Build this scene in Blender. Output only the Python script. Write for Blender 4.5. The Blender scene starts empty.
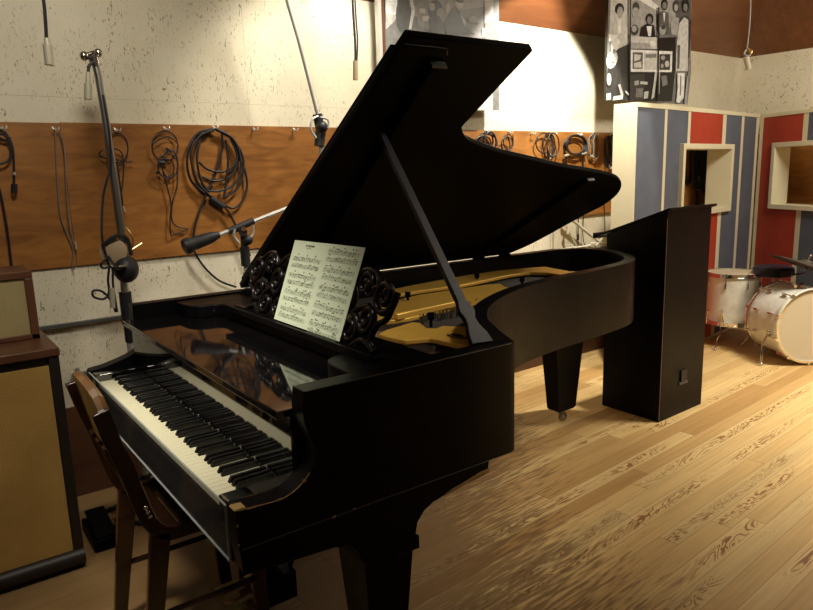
import bpy, bmesh, math, random
from mathutils import Vector, Matrix
random.seed(7)
V = Vector
S = bpy.context.scene
COL = S.collection
# ------------------------------------------------------------------ camera
CAM = V((-0.489, -1.3144, 1.4698)); YAW, PIT, ROL, FPX = 54.036, -10.979, -1.692, 681.35
_y, _p, _r = [math.radians(a) for a in (YAW, PIT, ROL)]
FWD = V((math.cos(_y)*math.cos(_p), math.sin(_y)*math.cos(_p), math.sin(_p)))
_R = V((math.sin(_y), -math.cos(_y), 0)); _U = _R.cross(FWD)
RGT = math.cos(_r)*_R + math.sin(_r)*_U; UPP = -math.sin(_r)*_R + math.cos(_r)*_U
cd = bpy.data.cameras.new('camera'); cam = bpy.data.objects.new('camera', cd); COL.objects.link(cam)
cd.sensor_width = 36; cd.lens = FPX/813*36; cd.clip_start = .05
cam.matrix_world = Matrix.Translation(CAM) @ Matrix((RGT, UPP, -FWD)).transposed().to_4x4()
S.camera = cam
# points of the place read off surveyed planes of the room
def ray(u, v): return FWD + RGT*(u-406.45)/FPX - UPP*(v-304.96)/FPX
def PL(u, v, O, n):
    d = ray(u, v); return CAM + d*((V(O)-CAM).dot(V(n))/d.dot(V(n)))
def PZ(u, v, z): return PL(u, v, (0,0,z), (0,0,1))
def PY(u, v, y): return PL(u, v, (0,y,0), (0,1,0))
def PX(u, v, x): return PL(u, v, (x,0,0), (1,0,0))
WY = math.radians(1.2876); YW = 2.08
WN = V((-math.sin(WY), math.cos(WY), 0)); WT = V((math.cos(WY), math.sin(WY), 0))
def PW(u, v, off=0.0): return PL(u, v, V((0,YW,0))-WN*off, WN)
def wallp(s, z, off=0.0): return V((0,YW,0)) + WT*s - WN*off + V((0,0,z))
# ------------------------------------------------------------------ materials
def nt(name):
    m = bpy.data.materials.new(name); m.use_nodes = True
    n = m.node_tree.nodes; return m, n, m.node_tree.links, n['Principled BSDF']
def mat(name, col, rough=.5, metal=0, var=0, vscale=8, bump=0, bscale=60, coat=0, spec=.5, trans=0, alpha=1, ior=1.45):
    m, n, l, b = nt(name)
    b.inputs['Base Color'].default_value = (*col, 1); b.inputs['Roughness'].default_value = rough
    b.inputs['Metallic'].default_value = metal; b.inputs['Coat Weight'].default_value = coat
    b.inputs['Specular IOR Level'].default_value = spec; b.inputs['Transmission Weight'].default_value = trans
    b.inputs['Alpha'].default_value = alpha; b.inputs['IOR'].default_value = ior
    tc = n.new('ShaderNodeTexCoord')
    nz = n.new('ShaderNodeTexNoise'); nz.inputs['Scale'].default_value = vscale; nz.inputs['Detail'].default_value = 5
    l.new(tc.outputs['Object'], nz.inputs['Vector'])
    if var:
        mx = n.new('ShaderNodeMix'); mx.data_type = 'RGBA'
        mx.inputs[6].default_value = (*[c*(1-var) for c in col], 1); mx.inputs[7].default_value = (*[min(1, c*(1+var)) for c in col], 1)
        l.new(nz.outputs['Fac'], mx.inputs[0]); l.new(mx.outputs[2], b.inputs['Base Color'])
    if bump:
        n2 = n.new('ShaderNodeTexNoise'); n2.inputs['Scale'].default_value = bscale; l.new(tc.outputs['Object'], n2.inputs['Vector'])
        bp = n.new('ShaderNodeBump'); bp.inputs['Strength'].default_value = bump; bp.inputs['Distance'].default_value = .003
        l.new(n2.outputs['Fac'], bp.inputs['Height']); l.new(bp.outputs['Normal'], b.inputs['Normal'])
    return m
def ramp(n, stops):
    r = n.new('ShaderNodeValToRGB'); e = r.color_ramp.elements
    while len(e) < len(stops): e.new(.5)
    for i, (p, c) in enumerate(stops):
        e[i].position = p; e[i].color = (*c, 1) if isinstance(c, tuple) else (c, c, c, 1)
    return r
def wood(name, c1, c2, scale=(1, 14, 14), rough=.5, wscale=2.2, dist=6, coat=0, bump=.0):
    m, n, l, b = nt(name)
    tc = n.new('ShaderNodeTexCoord'); mp = n.new('ShaderNodeMapping'); mp.inputs['Scale'].default_value = scale
    l.new(tc.outputs['Object'], mp.inputs['Vector'])
    nz = n.new('ShaderNodeTexNoise'); nz.inputs['Scale'].default_value = wscale; nz.inputs['Detail'].default_value = 7
    nz.inputs['Distortion'].default_value = dist*.15
    l.new(mp.outputs['Vector'], nz.inputs['Vector'])
    n2 = n.new('ShaderNodeTexNoise'); n2.inputs['Scale'].default_value = 1.7; n2.inputs['Detail'].default_value = 4
    l.new(tc.outputs['Object'], n2.inputs['Vector'])
    ad = n.new('ShaderNodeMath'); ad.operation = 'MULTIPLY_ADD'; ad.inputs[1].default_value = .55
    l.new(n2.outputs['Fac'], ad.inputs[0]); 
    mu = n.new('ShaderNodeMath'); mu.operation = 'MULTIPLY'; mu.inputs[1].default_value = .5
    l.new(nz.outputs['Fac'], mu.inputs[0]); l.new(mu.outputs[0], ad.inputs[2])
    r = ramp(n, [(.38, c1), (.66, c2)]); l.new(ad.outputs[0], r.inputs[0]); l.new(r.outputs[0], b.inputs['Base Color'])
    b.inputs['Roughness'].default_value = rough; b.inputs['Coat Weight'].default_value = coat
    return m
def wall_mat():
    m, n, l, b = nt('acoustic_tile')
    tc = n.new('ShaderNodeTexCoord'); mp = n.new('ShaderNodeMapping')
    mp.inputs['Rotation'].default_value = (0, math.radians(14), 0); mp.inputs['Scale'].default_value = (110, 55, 32)
    l.new(tc.outputs['Object'], mp.inputs['Vector'])
    nz = n.new('ShaderNodeTexNoise'); nz.inputs['Scale'].default_value = 1; nz.inputs['Detail'].default_value = 1.5; nz.inputs['Distortion'].default_value = 1.7
    l.new(mp.outputs['Vector'], nz.inputs['Vector'])
    r = ramp(n, [(.635, 1.), (.68, 0.)]); l.new(nz.outputs['Fac'], r.inputs[0])
    pn = n.new('ShaderNodeTexNoise'); pn.inputs['Scale'].default_value = 4.5; pn.inputs['Detail'].default_value = 3; l.new(tc.outputs['Object'], pn.inputs['Vector'])
    pr = ramp(n, [(.42, 1.), (.6, .25)]); l.new(pn.outputs['Fac'], pr.inputs[0])
    mx = n.new('ShaderNodeMix'); mx.data_type = 'RGBA'
    sn = n.new('ShaderNodeTexNoise'); sn.inputs['Scale'].default_value = 1.6; sn.inputs['Detail'].default_value = 6
    l.new(tc.outputs['Object'], sn.inputs['Vector'])
    sr = ramp(n, [(.3, (.66, .59, .43)), (.6, (.78, .72, .56))]); l.new(sn.outputs['Fac'], sr.inputs[0])
    # fissure amount = (1-r)*patch
    iv = n.new('ShaderNodeMath'); iv.operation = 'SUBTRACT'; iv.inputs[0].default_value = 1; l.new(r.outputs[0], iv.inputs[1])
    mu = n.new('ShaderNodeMath'); mu.operation = 'MULTIPLY'; l.new(iv.outputs[0], mu.inputs[0]); l.new(pr.outputs[0], mu.inputs[1])
    l.new(mu.outputs[0], mx.inputs[0]); l.new(sr.outputs[0], mx.inputs[6]); mx.inputs[7].default_value = (.20, .165, .09, 1)
    # tile seams
    br = n.new('ShaderNodeTexBrick'); br.offset = 0; mp2 = n.new('ShaderNodeMapping')
    mp2.inputs['Rotation'].default_value = (math.radians(90), 0, 0); mp2.inputs['Location'].default_value = (.2, .62, 0)
    l.new(tc.outputs['Object'], mp2.inputs['Vector']); l.new(mp2.outputs['Vector'], br.inputs['Vector'])
    br.inputs['Scale'].default_value = 1; br.inputs['Brick Width'].default_value = 1.22; br.inputs['Row Height'].default_value = .61; br.inputs['Mortar Size'].default_value = .001
    m3 = n.new('ShaderNodeMix'); m3.data_type = 'RGBA'; l.new(br.outputs['Fac'], m3.inputs[0]); l.new(mx.outputs[2], m3.inputs[6]); m3.inputs[7].default_value = (.52, .455, .32, 1)
    l.new(m3.outputs[2], b.inputs['Base Color']); b.inputs['Roughness'].default_value = .85
    bp = n.new('ShaderNodeBump'); bp.inputs['Strength'].default_value = .5; bp.inputs['Distance'].default_value = .003; bp.invert = True
    l.new(mu.outputs[0], bp.inputs['Height']); l.new(bp.outputs['Normal'], b.inputs['Normal'])
    return m
def floor_mat():
    m, n, l, b = nt('plank_floor')
    def M(op, a=None, c=None, va=None, vc=None):
        k = n.new('ShaderNodeMath'); k.operation = op
        if a: l.new(a, k.inputs[0])
        if c: l.new(c, k.inputs[1])
        if va is not None: k.inputs[0].default_value = va
        if vc is not None: k.inputs[1].default_value = vc
        return k.outputs[0]
    tc = n.new('ShaderNodeTexCoord'); mp = n.new('ShaderNodeMapping'); mp.inputs['Rotation'].default_value = (0, 0, math.radians(-4.4))
    l.new(tc.outputs['Object'], mp.inputs['Vector']); sp = n.new('ShaderNodeSeparateXYZ'); l.new(mp.outputs['Vector'], sp.inputs[0])
    x, y = sp.outputs[0], sp.outputs[1]
    ry = M('DIVIDE', y, vc=.083); row = M('FLOOR', ry); fy = M('FRACT', ry)
    w1 = n.new('ShaderNodeTexWhiteNoise'); w1.noise_dimensions = '1D'; l.new(row, w1.inputs['W'])
    off = M('MULTIPLY', w1.outputs['Value'], vc=3.1)
    px = M('DIVIDE', M('ADD', x, off), vc=2.3); pid = M('FLOOR', px); fx = M('FRACT', px)
    cmb = n.new('ShaderNodeCombineXYZ'); l.new(row, cmb.inputs[0]); l.new(pid, cmb.inputs[1])
    w2 = n.new('ShaderNodeTexWhiteNoise'); w2.noise_dimensions = '3D'; l.new(cmb.outputs[0], w2.inputs['Vector'])
    # grain : stretched, offset per plank
    vm = n.new('ShaderNodeVectorMath'); vm.operation = 'MULTIPLY_ADD'; l.new(w2.outputs['Color'], vm.inputs[0]); vm.inputs[1].default_value = (9, 9, 9); l.new(mp.outputs['Vector'], vm.inputs[2])
    g = n.new('ShaderNodeMapping'); g.inputs['Scale'].default_value = (2.5, 60, 1); l.new(vm.outputs[0], g.inputs['Vector'])
    gn = n.new('ShaderNodeTexNoise'); gn.inputs['Scale'].default_value = 1; gn.inputs['Detail'].default_value = 5; l.new(g.outputs[0], gn.inputs['Vector'])
    # cathedral grain
    g2 = n.new('ShaderNodeMapping'); g2.inputs['Scale'].default_value = (1.9, 12, 1); l.new(vm.outputs[0], g2.inputs['Vector'])
    dn = n.new('ShaderNodeTexNoise'); dn.inputs['Scale'].default_value = .9; dn.inputs['Detail'].default_value = 3.5; dn.inputs['Distortion'].default_value = .9; l.new(g2.outputs[0], dn.inputs['Vector'])
    cath = M('ABSOLUTE', M('SINE', M('MULTIPLY', dn.outputs['Fac'], vc=62)))
    cr = ramp(n, [(.35, 1.), (.7, 0.)]); l.new(cath, cr.inputs[0])
    sel = M('GREATER_THAN', w2.outputs['Value'], vc=.58)
    zn = n.new('ShaderNodeTexNoise'); zn.inputs['Scale'].default_value = 1.6; zn.inputs['Detail'].default_value = 1; l.new(vm.outputs[0], zn.inputs['Vector'])
    zr = ramp(n, [(.40, 0.), (.52, 1.)]); l.new(zn.outputs['Fac'], zr.inputs[0])
    mid = ramp(n, [(.12, 0.), (.3, 1.), (.7, 1.), (.9, 0.)]); l.new(fy, mid.inputs[0])
    catf = M('MULTIPLY', M('MULTIPLY', M('MULTIPLY', cr.outputs[0], sel), zr.outputs[0]), mid.outputs[0])
    base = ramp(n, [(0., (.46, .27, .095)), (.35, (.62, .41, .165)), (.7, (.72, .51, .225)), (1., (.56, .41, .18))]); l.new(w2.outputs['Value'], base.inputs[0])
    def mix(f, A, B, bt='MIX'):
        k = n.new('ShaderNodeMix'); k.data_type = 'RGBA'; k.blend_type = bt
        for s_, i in ((f, 0), (A, 6), (B, 7)):
            if hasattr(s_, 'default_value') or hasattr(s_, 'links'): l.new(s_, k.inputs[i])
            elif i == 0: k.inputs[0].default_value = s_
            else: k.inputs[i].default_value = (*s_, 1)
        return k.outputs[2]
    gr = ramp(n, [(.3, (.84, .80, .74)), (.6, (1.05, 1.05, 1.05))]); l.new(gn.outputs['Fac'], gr.inputs[0])
    c = mix(.8, base.outputs[0], gr.outputs[0], 'MULTIPLY')
    c = mix(M('MULTIPLY', catf, vc=.9), c, (.22, .085, .018))
    # worn varnish in dark blotches, plus a smooth darkening towards the keyboard end
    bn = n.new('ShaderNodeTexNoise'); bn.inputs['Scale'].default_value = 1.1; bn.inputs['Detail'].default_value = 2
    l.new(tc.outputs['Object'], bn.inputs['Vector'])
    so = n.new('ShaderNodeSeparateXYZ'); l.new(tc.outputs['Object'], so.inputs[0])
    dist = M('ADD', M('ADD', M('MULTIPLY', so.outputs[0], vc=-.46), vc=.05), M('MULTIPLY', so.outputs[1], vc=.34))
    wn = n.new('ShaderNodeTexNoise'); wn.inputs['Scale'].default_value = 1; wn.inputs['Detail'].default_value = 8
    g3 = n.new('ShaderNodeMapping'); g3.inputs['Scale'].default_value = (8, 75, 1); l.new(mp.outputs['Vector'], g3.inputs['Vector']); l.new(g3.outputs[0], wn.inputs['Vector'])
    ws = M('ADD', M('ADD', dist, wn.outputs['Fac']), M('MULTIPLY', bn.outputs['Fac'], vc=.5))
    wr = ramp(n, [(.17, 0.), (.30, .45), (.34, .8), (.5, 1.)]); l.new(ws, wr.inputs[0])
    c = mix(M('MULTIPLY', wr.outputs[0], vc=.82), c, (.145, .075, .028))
    # plank gaps
    e1 = M('LESS_THAN', fy, vc=.022); e2 = M('LESS_THAN', fx, vc=.0013); ed = M('MAXIMUM', e1, e2)
    c = mix(M('MULTIPLY', ed, vc=.6), c, (.05, .025, .01))
    l.new(c, b.inputs['Base Color'])
    rr = ramp(n, [(0., .42), (1., .6)]); l.new(gn.outputs['Fac'], rr.inputs[0]); l.new(rr.outputs[0], b.inputs['Roughness'])
    b.inputs['Specular IOR Level'].default_value = .35
    bp = n.new('ShaderNodeBump'); bp.inputs['Strength'].default_value = .4; bp.inputs['Distance'].default_value = .002; bp.invert = True
    l.new(ed, bp.inputs['Height']); l.new(bp.outputs['Normal'], b.inputs['Normal'])
    return m
def piano_black(name, rough=.3, worn=0., spec=.13, ior=1.45):
    m, n, l, b = nt(name); b.inputs['Specular IOR Level'].default_value = spec; b.inputs['IOR'].default_value = ior
    tc = n.new('ShaderNodeTexCoord'); nz = n.new('ShaderNodeTexNoise'); nz.inputs['Scale'].default_value = 14; nz.inputs['Detail'].default_value = 8
    l.new(tc.outputs['Object'], nz.inputs['Vector'])
    r = ramp(n, [(.3, (.0032, .003, .0036)), (.7, (.006, .0054, .006))]); l.new(nz.outputs['Fac'], r.inputs[0])
    n2 = n.new('ShaderNodeTexNoise'); n2.inputs['Scale'].default_value = 90; n2.inputs['Detail'].default_value = 2; l.new(tc.outputs['Object'], n2.inputs['Vector'])
    r2 = ramp(n, [(.77, 0.), (.79, 1.)]); l.new(n2.outputs['Fac'], r2.inputs[0])
    mx = n.new('ShaderNodeMix'); mx.data_type = 'RGBA'; l.new(r2.outputs[0], mx.inputs[0]); l.new(r.outputs[0], mx.inputs[6]); mx.inputs[7].default_value = (.25, .2, .14, 1)
    if worn: l.new(mx.outputs[2], b.inputs['Base Color'])
    else: l.new(r.outputs[0], b.inputs['Base Color'])
    rr = ramp(n, [(.3, rough*.85), (.7, rough*1.2)]); l.new(nz.outputs['Fac'], rr.inputs[0]); l.new(rr.outputs[0], b.inputs['Roughness'])
    return m
M_ = {}
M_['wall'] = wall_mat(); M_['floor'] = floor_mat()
M_['ply'] = wood('orange_plywood', (.20, .075, .014), (.42, .175, .038), (3, 3, 14), .42, 1.6, 8)
M_['cove'] = wood('stained_cove_wood', (.13, .045, .016), (.21, .08, .028), (1, 8, 8), .4)
M_['wains'] = wood('dark_red_wood', (.06, .022, .01), (.11, .042, .018), (2, 8, 12), .5)
M_['ceil'] = mat('ceiling_paint', (.6, .53, .38), .9, var=.05)
M_['satin'] = piano_black('satin_black_lacquer', .36, 1)
M_['prop'] = mat('worn_grey_black_stick', (.035, .035, .042), .38, var=.3, spec=.4)
M_['fret'] = piano_black('carved_black_lacquer', .22, 0, .4)
M_['gloss'] = piano_black('polished_black_lacquer', .05, 0, .5, 2.3)
M_['matte'] = mat('dull_black_lacquer', (.0035, .0035, .0042), .42, var=.3, spec=.035)
M_['chip'] = mat('bare_wood_chip', (.55, .36, .13), .7, var=.3, vscale=60)
M_['edge'] = mat('seam_and_highlight_grey', (.10, .095, .09), .4, var=.7, vscale=40)  # grey for painted highlights on lid and rim, and for the case seam
M_['ivory'] = mat('aged_ivory', (.70, .66, .46), .28, var=.05, vscale=10)
M_['ebony'] = mat('ebony', (.006, .006, .006), .3)
M_['gold'] = mat('gold_bronze_paint', (.78, .46, .085), .34, metal=.3, var=.2, vscale=6)
M_['sound'] = wood('spruce_soundboard', (.23, .13, .07), (.34, .2, .11), (2, 12, 1), .6)
M_['strbed'] = mat('string_felt_dark', (.05, .042, .035), .8, var=.3)
M_['string'] = mat('wound_string_metal', (.06, .05, .04), .5, metal=.5)
M_['steel'] = mat('tuning_pin_steel', (.35, .34, .32), .35, metal=1)
M_['chrome'] = mat('chrome', (.75, .74, .7), .14, metal=1)
M_['nickel'] = mat('brushed_nickel', (.66, .65, .6), .4, metal=.6)
M_['rubber'] = mat('black_rubber', (.018, .018, .02), .5)
M_['cable'] = mat('black_cable_jacket', (.015, .015, .018), .45)
M_['cablegrey'] = mat('grey_cable_jacket', (.16, .15, .13), .5)
M_['beige'] = mat('beige_plug_shell', (.50, .47, .36), .4, metal=.3)
M_['copper'] = mat('copper_washer', (.55, .25, .16), .3, metal=.8)
M_['brass'] = mat('brass', (.6, .45, .2), .3, metal=1)
M_['paper'] = mat('sheet_music_paper', (.76, .84, .62), .8, var=.03)
M_['ink'] = mat('printed_ink', (.09, .1, .07), .8)
M_['inklight'] = mat('staff_line_ink', (.27, .31, .2), .8)
M_['acrylic'] = mat('clear_acrylic', (.10, .09, .09), .04, alpha=.14, spec=.6)
M_['acredge'] = mat('acrylic_edge', (.30, .32, .32), .2)
M_['cream'] = mat('cream_paint', (.72, .66, .46), .55, var=.05, vscale=5)
M_['blue'] = mat('blue_stained_panel', (.105, .12, .155), .7, var=.25, vscale=7)
M_['red'] = mat('red_stained_panel', (.40, .045, .018), .65, var=.22, vscale=6)
M_['pearl'] = mat('white_pearl_wrap', (.78, .76, .66), .25, var=.3, vscale=14, coat=.5)
M_['head'] = mat('drum_head_skin', (.56, .49, .34), .6, var=.05)
M_['vinyl'] = mat('dark_blue_vinyl', (.014, .016, .035), .4)
M_['cym'] = mat('old_cymbal_bronze', (.13, .115, .09), .42, metal=.6, var=.3)
M_['cloth'] = mat('gold_speaker_cloth', (.46, .27, .07), .9, var=.25, vscale=5, bump=.6, bscale=220)
M_['cloth2'] = mat('straw_speaker_cloth', (.40, .32, .15), .9, var=.18, vscale=6, bump=.6, bscale=220)
M_['cabinet'] = wood('walnut_cabinet', (.07, .026, .012), (.14, .055, .024), (4, 4, 1), .4)
M_['darkwood'] = mat('dark_speaker_frame', (.018, .012, .009), .5, var=.3)
M_['chair'] = wood('varnished_chair_wood', (.012, .0045, .002), (.042, .014, .005), (3, 3, 2), .25, coat=.4)
M_['chairtop'] = wood('rubbed_chair_wood', (.035, .014, .005), (.15, .07, .022), (3, 3, 2), .3, coat=.4)
M_['white'] = mat('off_white_pipe', (.7, .66, .52), .5)
M_['grey'] = mat('grey_metal_box', (.08, .08, .075), .5)
M_['tan'] = mat('tan_paint', (.36, .26, .15), .6)
for k, g in enumerate((.012, .04, .09, .18, .32, .5, .7)): M_['g%d' % k] = mat('photo_grey_%s' % 'abcdefg'[k], (g, g*.98, g*.93), .35, var=.5, vscale=30)
# ------------------------------------------------------------------ mesh building
def smooth_path(pts, sub=5, closed=False):
    pts = [V(p) for p in pts]; n = len(pts); out = []
    if n < 3: return pts
    rng = range(n if closed else n-1)
    for i in rng:
        if closed: a, b, c, d = pts[i-1], pts[i], pts[(i+1) % n], pts[(i+2) % n]
        else: a, b, c, d = pts[max(i-1, 0)], pts[i], pts[i+1], pts[min(i+2, n-1)]
        for k in range(sub):
            t = k/sub
            out.append(.5*((2*b)+(c-a)*t+(2*a-5*b+4*c-d)*t*t+(3*b-a-3*c+d)*t**3))
    if not closed: out.append(pts[-1])
    return out
class MB:
    def __init__(s): s.v = []; s.f = []; s.m = []
    def add(s, vs, fs, m=0):
        o = len(s.v); s.v += [V(p) for p in vs]; s.f += [[i+o for i in f] for f in fs]; s.m += [m]*len(fs); return s
    def box(s, x0, x1, y0, y1, z0, z1, m=0): return s.obox(((x0+x1)/2, (y0+y1)/2, (z0+z1)/2), (abs(x1-x0)/2, 0, 0), (0, abs(y1-y0)/2, 0), (0, 0, abs(z1-z0)/2), m)
    def obox(s, c, a, b, d, m=0):
        c, a, b, d = V(c), V(a), V(b), V(d)
        vs = [c+i*a+j*b+k*d for k in (-1, 1) for j in (-1, 1) for i in (-1, 1)]
        return s.add(vs, [(0, 1, 3, 2), (4, 6, 7, 5), (0, 4, 5, 1), (2, 3, 7, 6), (0, 2, 6, 4), (1, 5, 7, 3)], m)
    def bar(s, p, q, w, h, up=(0, 0, 1), m=0, w2=None, h2=None):
        p, q = V(p), V(q); d = (q-p).normalized(); a = d.cross(V(up)).normalized(); b = a.cross(d).normalized()
        w2 = w if w2 is None else w2; h2 = h if h2 is None else h2
        vs = [p-a*w-b*h, p+a*w-b*h, p+a*w+b*h, p-a*w+b*h, q-a*w2-b*h2, q+a*w2-b*h2, q+a*w2+b*h2, q-a*w2+b*h2]
        return s.add(vs, [(0, 1, 2, 3), (4, 7, 6, 5), (0, 4, 5, 1), (1, 5, 6, 2), (2, 6, 7, 3), (3, 7, 4, 0)], m)
    def prism(s, pts, off, m=0):
        pts = [V(p) for p in pts]; off = V(off); n = len(pts)
        fs = [list(range(n))[::-1], [i+n for i in range(n)]] + [(i, (i+1) % n, (i+1) % n+n, i+n) for i in range(n)]
        return s.add(pts+[p+off for p in pts], fs, m)
    def face(s, pts, m=0): return s.add(pts, [list(range(len(pts)))], m)
    def tube(s, pts, r, seg=8, sub=5, closed=False, m=0, flat=None, r2=None):
        P = smooth_path(pts, sub, closed); n = len(P); vs = []; fs = []
        prev = None
        for i, p in enumerate(P):
            t = (P[(i+1) % n]-P[i-1]) if closed else (P[min(i+1, n-1)]-P[max(i-1, 0)])
            if t.length < 1e-9: t = V((0, 0, 1))
            t.normalize()
            if prev is None: a = t.cross(V((0, 0, 1))) if abs(t.z) < .9 else t.cross(V((1, 0, 0)))
            else: a = prev - t*prev.dot(t)
            a.normalize(); prev = a; b = t.cross(a)
            rr = r if r2 is None else r+(r2-r)*i/(n-1)
            for k in range(seg):
                th = 2*math.pi*k/seg; vs.append(p+a*math.cos(th)*rr+b*math.sin(th)*rr)
        for i in range(n if closed else n-1):
            for k in range(seg):
                j = (i+1) % n; fs.append((i*seg+k, i*seg+(k+1) % seg, j*seg+(k+1) % seg, j*seg+k))
        if not closed: fs += [list(range(seg))[::-1], [(n-1)*seg+k for k in range(seg)]]
        return s.add(vs, fs, m)
    def lathe(s, O, d, prof, seg=24, m=0, ring=False):
        O, d = V(O), V(d).normalized(); a = d.cross(V((0, 0, 1))) if abs(d.z) < .9 else d.cross(V((1, 0, 0))); a.normalize(); b = d.cross(a)
        vs = []; fs = []
        for r, h in prof:
            for k in range(seg):
                th = 2*math.pi*k/seg; vs.append(O+d*h+(a*math.cos(th)+b*math.sin(th))*max(r, 1e-5))
        for i in range(len(prof)-1):
            for k in range(seg): fs.append((i*seg+k, i*seg+(k+1) % seg, (i+1)*seg+(k+1) % seg, (i+1)*seg+k))
        L_ = len(prof)-1
        if ring: fs += [(L_*seg+k, L_*seg+(k+1) % seg, (k+1) % seg, k) for k in range(seg)]
        else: fs += [list(range(seg))[::-1], [L_*seg+k for k in range(seg)]]
        return s.add(vs, fs, m)
    def cyl(s, p, q, r, r2=None, seg=16, m=0):
        p, q = V(p), V(q); return s.lathe(p, q-p, [(r, 0), (r if r2 is None else r2, (q-p).length)], seg, m)
    def ball(s, c, r, sc=(1, 1, 1), m=0, seg=16):
        pr = [(math.sin(math.pi*i/8), -math.cos(math.pi*i/8)) for i in range(9)]; t = MB().lathe((0, 0, 0), (0, 0, 1), pr, seg)
        return s.add([V(c)+V((v.x*r*sc[0], v.y*r*sc[1], v.z*r*sc[2])) for v in t.v], t.f, m)
ORG = {}
def build(name, mb, mats, org, bevel=0, smooth=True, ang=35):
    me = bpy.data.meshes.new(name); me.from_pydata([p-org for p in mb.v], [], mb.f)
    if not isinstance(mats, (list, tuple)): mats = [mats]
    for k in mats: me.materials.append(M_[k])
    me.polygons.foreach_set('material_index', mb.m)
    bm = bmesh.new(); bm.from_mesh(me); bmesh.ops.recalc_face_normals(bm, faces=bm.faces); bm.to_mesh(me); bm.free()
    if smooth:
        me.shade_smooth(); me.set_sharp_from_angle(angle=math.radians(ang))
    o = bpy.data.objects.new(name, me); COL.objects.link(o)
    if bevel:
        b = o.modifiers.new('bevel', 'BEVEL'); b.width = bevel; b.segments = 2; b.limit_method = 'ANGLE'; b.angle_limit = math.radians(40)
    return o
def empty(name, label, cat, loc, group=None):
    o = bpy.data.objects.new(name, None); COL.objects.link(o); o.location = loc; o.empty_display_size = .1
    o['label'] = label; o['category'] = cat
    if group: o['group'] = group
    ORG[o.name] = V(loc); return o
def part(name, mb, mats, parent, label=None, **k):
    org = ORG[parent.name]; o = build(name, mb, mats, org, **k); o.parent = parent; ORG[o.name] = org
    if label: o['label'] = label
    return o
def solo(name, mb, mats, label, cat, loc, group=None, **k):
    o = build(name, mb, mats, V(loc), **k); o.location = loc; o['label'] = label; o['category'] = cat; ORG[o.name] = V(loc)
    if group: o['group'] = group
    return o
def struct(name, mb, mats, **k):
    o = build(name, mb, mats, V((0, 0, 0)), **k); o['kind'] = 'structure'; ORG[o.name] = V((0, 0, 0)); return o
# ------------------------------------------------------------------ the room
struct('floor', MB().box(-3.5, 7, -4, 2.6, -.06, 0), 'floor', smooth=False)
CX = 6.02                                   # room corner along the back wall
wl = MB(); a0, a1 = wallp(-3.5, 0), wallp(CX, 0)
wl.prism([a0, a1, a1+V((0, 0, 2.95)), a0+V((0, 0, 2.95))], WN*.1); struct('wall_back', wl, 'wall', smooth=False)
cor = wallp(CX, 0); rd = V((.04, -1, 0)).normalized(); rn = V((1, .04, 0)).normalized()
r1 = cor+rd*6
wr_ = MB(); wr_.prism([cor, r1, r1+V((0, 0, 2.95)), cor+V((0, 0, 2.95))], rn*.1); struct('wall_right', wr_, 'wall', smooth=False)
struct('ceiling', MB().box(-3.5, 6.3, -4, 2.4, 2.93, 3.0), 'ceil', smooth=False)
# wooden cove sloping from the wall tops out to the ceiling
cv = MB(); zt, zb = 2.93, 2.43; T = .40
c0, c1 = wallp(-3.5, zb, .0), wallp(CX, zb, 0); i1 = c1 - WN*T - rn*T; i1.z = zt; i0 = c0-WN*T; i0.z = zt
cv.prism([c0, c1, i1, i0], (0, 0, .02)); struct('trim_1', cv, 'cove', smooth=False)
cv = MB(); e0 = c1+rd*6; e1 = e0-rn*T; e1.z = zt
cv.prism([c1, e0, e1, i1], (0, 0, .02)); struct('trim_2', cv, 'cove', smooth=False)
# plywood rail for the cable hooks (one board joint near the left), wainscot, picture ledge
def wallboard(name, s0, s1, z0, z1, t, m):
    b = MB(); p = wallp(s0, z0, t); q = wallp(s1, z0, t)
    b.prism([p, q, q+V((0, 0, z1-z0)), p+V((0, 0, z1-z0))], WN*(t-.001)); return struct(name, b, m, smooth=False)
wallboard('trim_3', -3.4, .115, 1.098, 1.728, .014, 'ply'); wallboard('trim_4', .117, 2.4, 1.098, 1.731, .014, 'ply'); wallboard('trim_5', 2.402, CX-.01, 1.11, 1.731, .014, 'ply')
wallboard('trim_6', -3.4, CX-.01, 0, .44, .012, 'wains')
b = MB(); p = wallp(-3.4, .826, .03); q = wallp(CX-.01, .826, .03)
b.prism([p, q, q+V((0, 0, .014)), p+V((0, 0, .014))], WN*.029); struct('trim_7', b, 'grey', smooth=False)
b = MB(); p = cor+rd*.02-rn*.014+V((0, 0, 1.1)); q = p+rd*5
b.prism([p, q, q+V((0, 0, .63)), p+V((0, 0, .63))], rn*.013); struct('trim_8', b, 'ply', smooth=False)
# ------------------------------------------------------------------ grand piano
ZR, W = .998, 1.458
P = empty('grand_piano', 'black concert grand piano with its lid propped open, keyboard towards the left', 'piano', (0, 0, 0))
treble = [(.30, 0), (.60, 0), (.815, 0), (.838, .006), (.85, .03), (.898, .126)]
curve = [(.945, .205), (.985, .272), (1.04, .335), (1.095, .39), (1.186, .461), (1.33, .543), (1.52, .620), (1.76, .670), (2.02, .697), (2.26, .730), (2.43, .768), (2.56, .84), (2.67, .95), (2.765, 1.09), (2.80, 1.21), (2.78, 1.33), (2.70, 1.41), (2.58, 1.452)]
cs = smooth_path([V((x, y, 0)) for x, y in curve], 3)
outer = [V((x, y, 0)) for x, y in treble] + cs + [V((2.3, W, 0)), V((1.6, W, 0)), V((.9, W, 0)), V((.30, W, 0))]
def offset(pl, d):
    out = []
    for i, p in enumerate(pl):
        a = pl[max(i-1, 0)]; c = pl[min(i+1, len(pl)-1)]; t = (c-a).normalized(); nrm = V((-t.y, t.x, 0)); k = 1
        out.append(p+nrm*d)
    return out
inner = offset(outer, .055)
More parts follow.
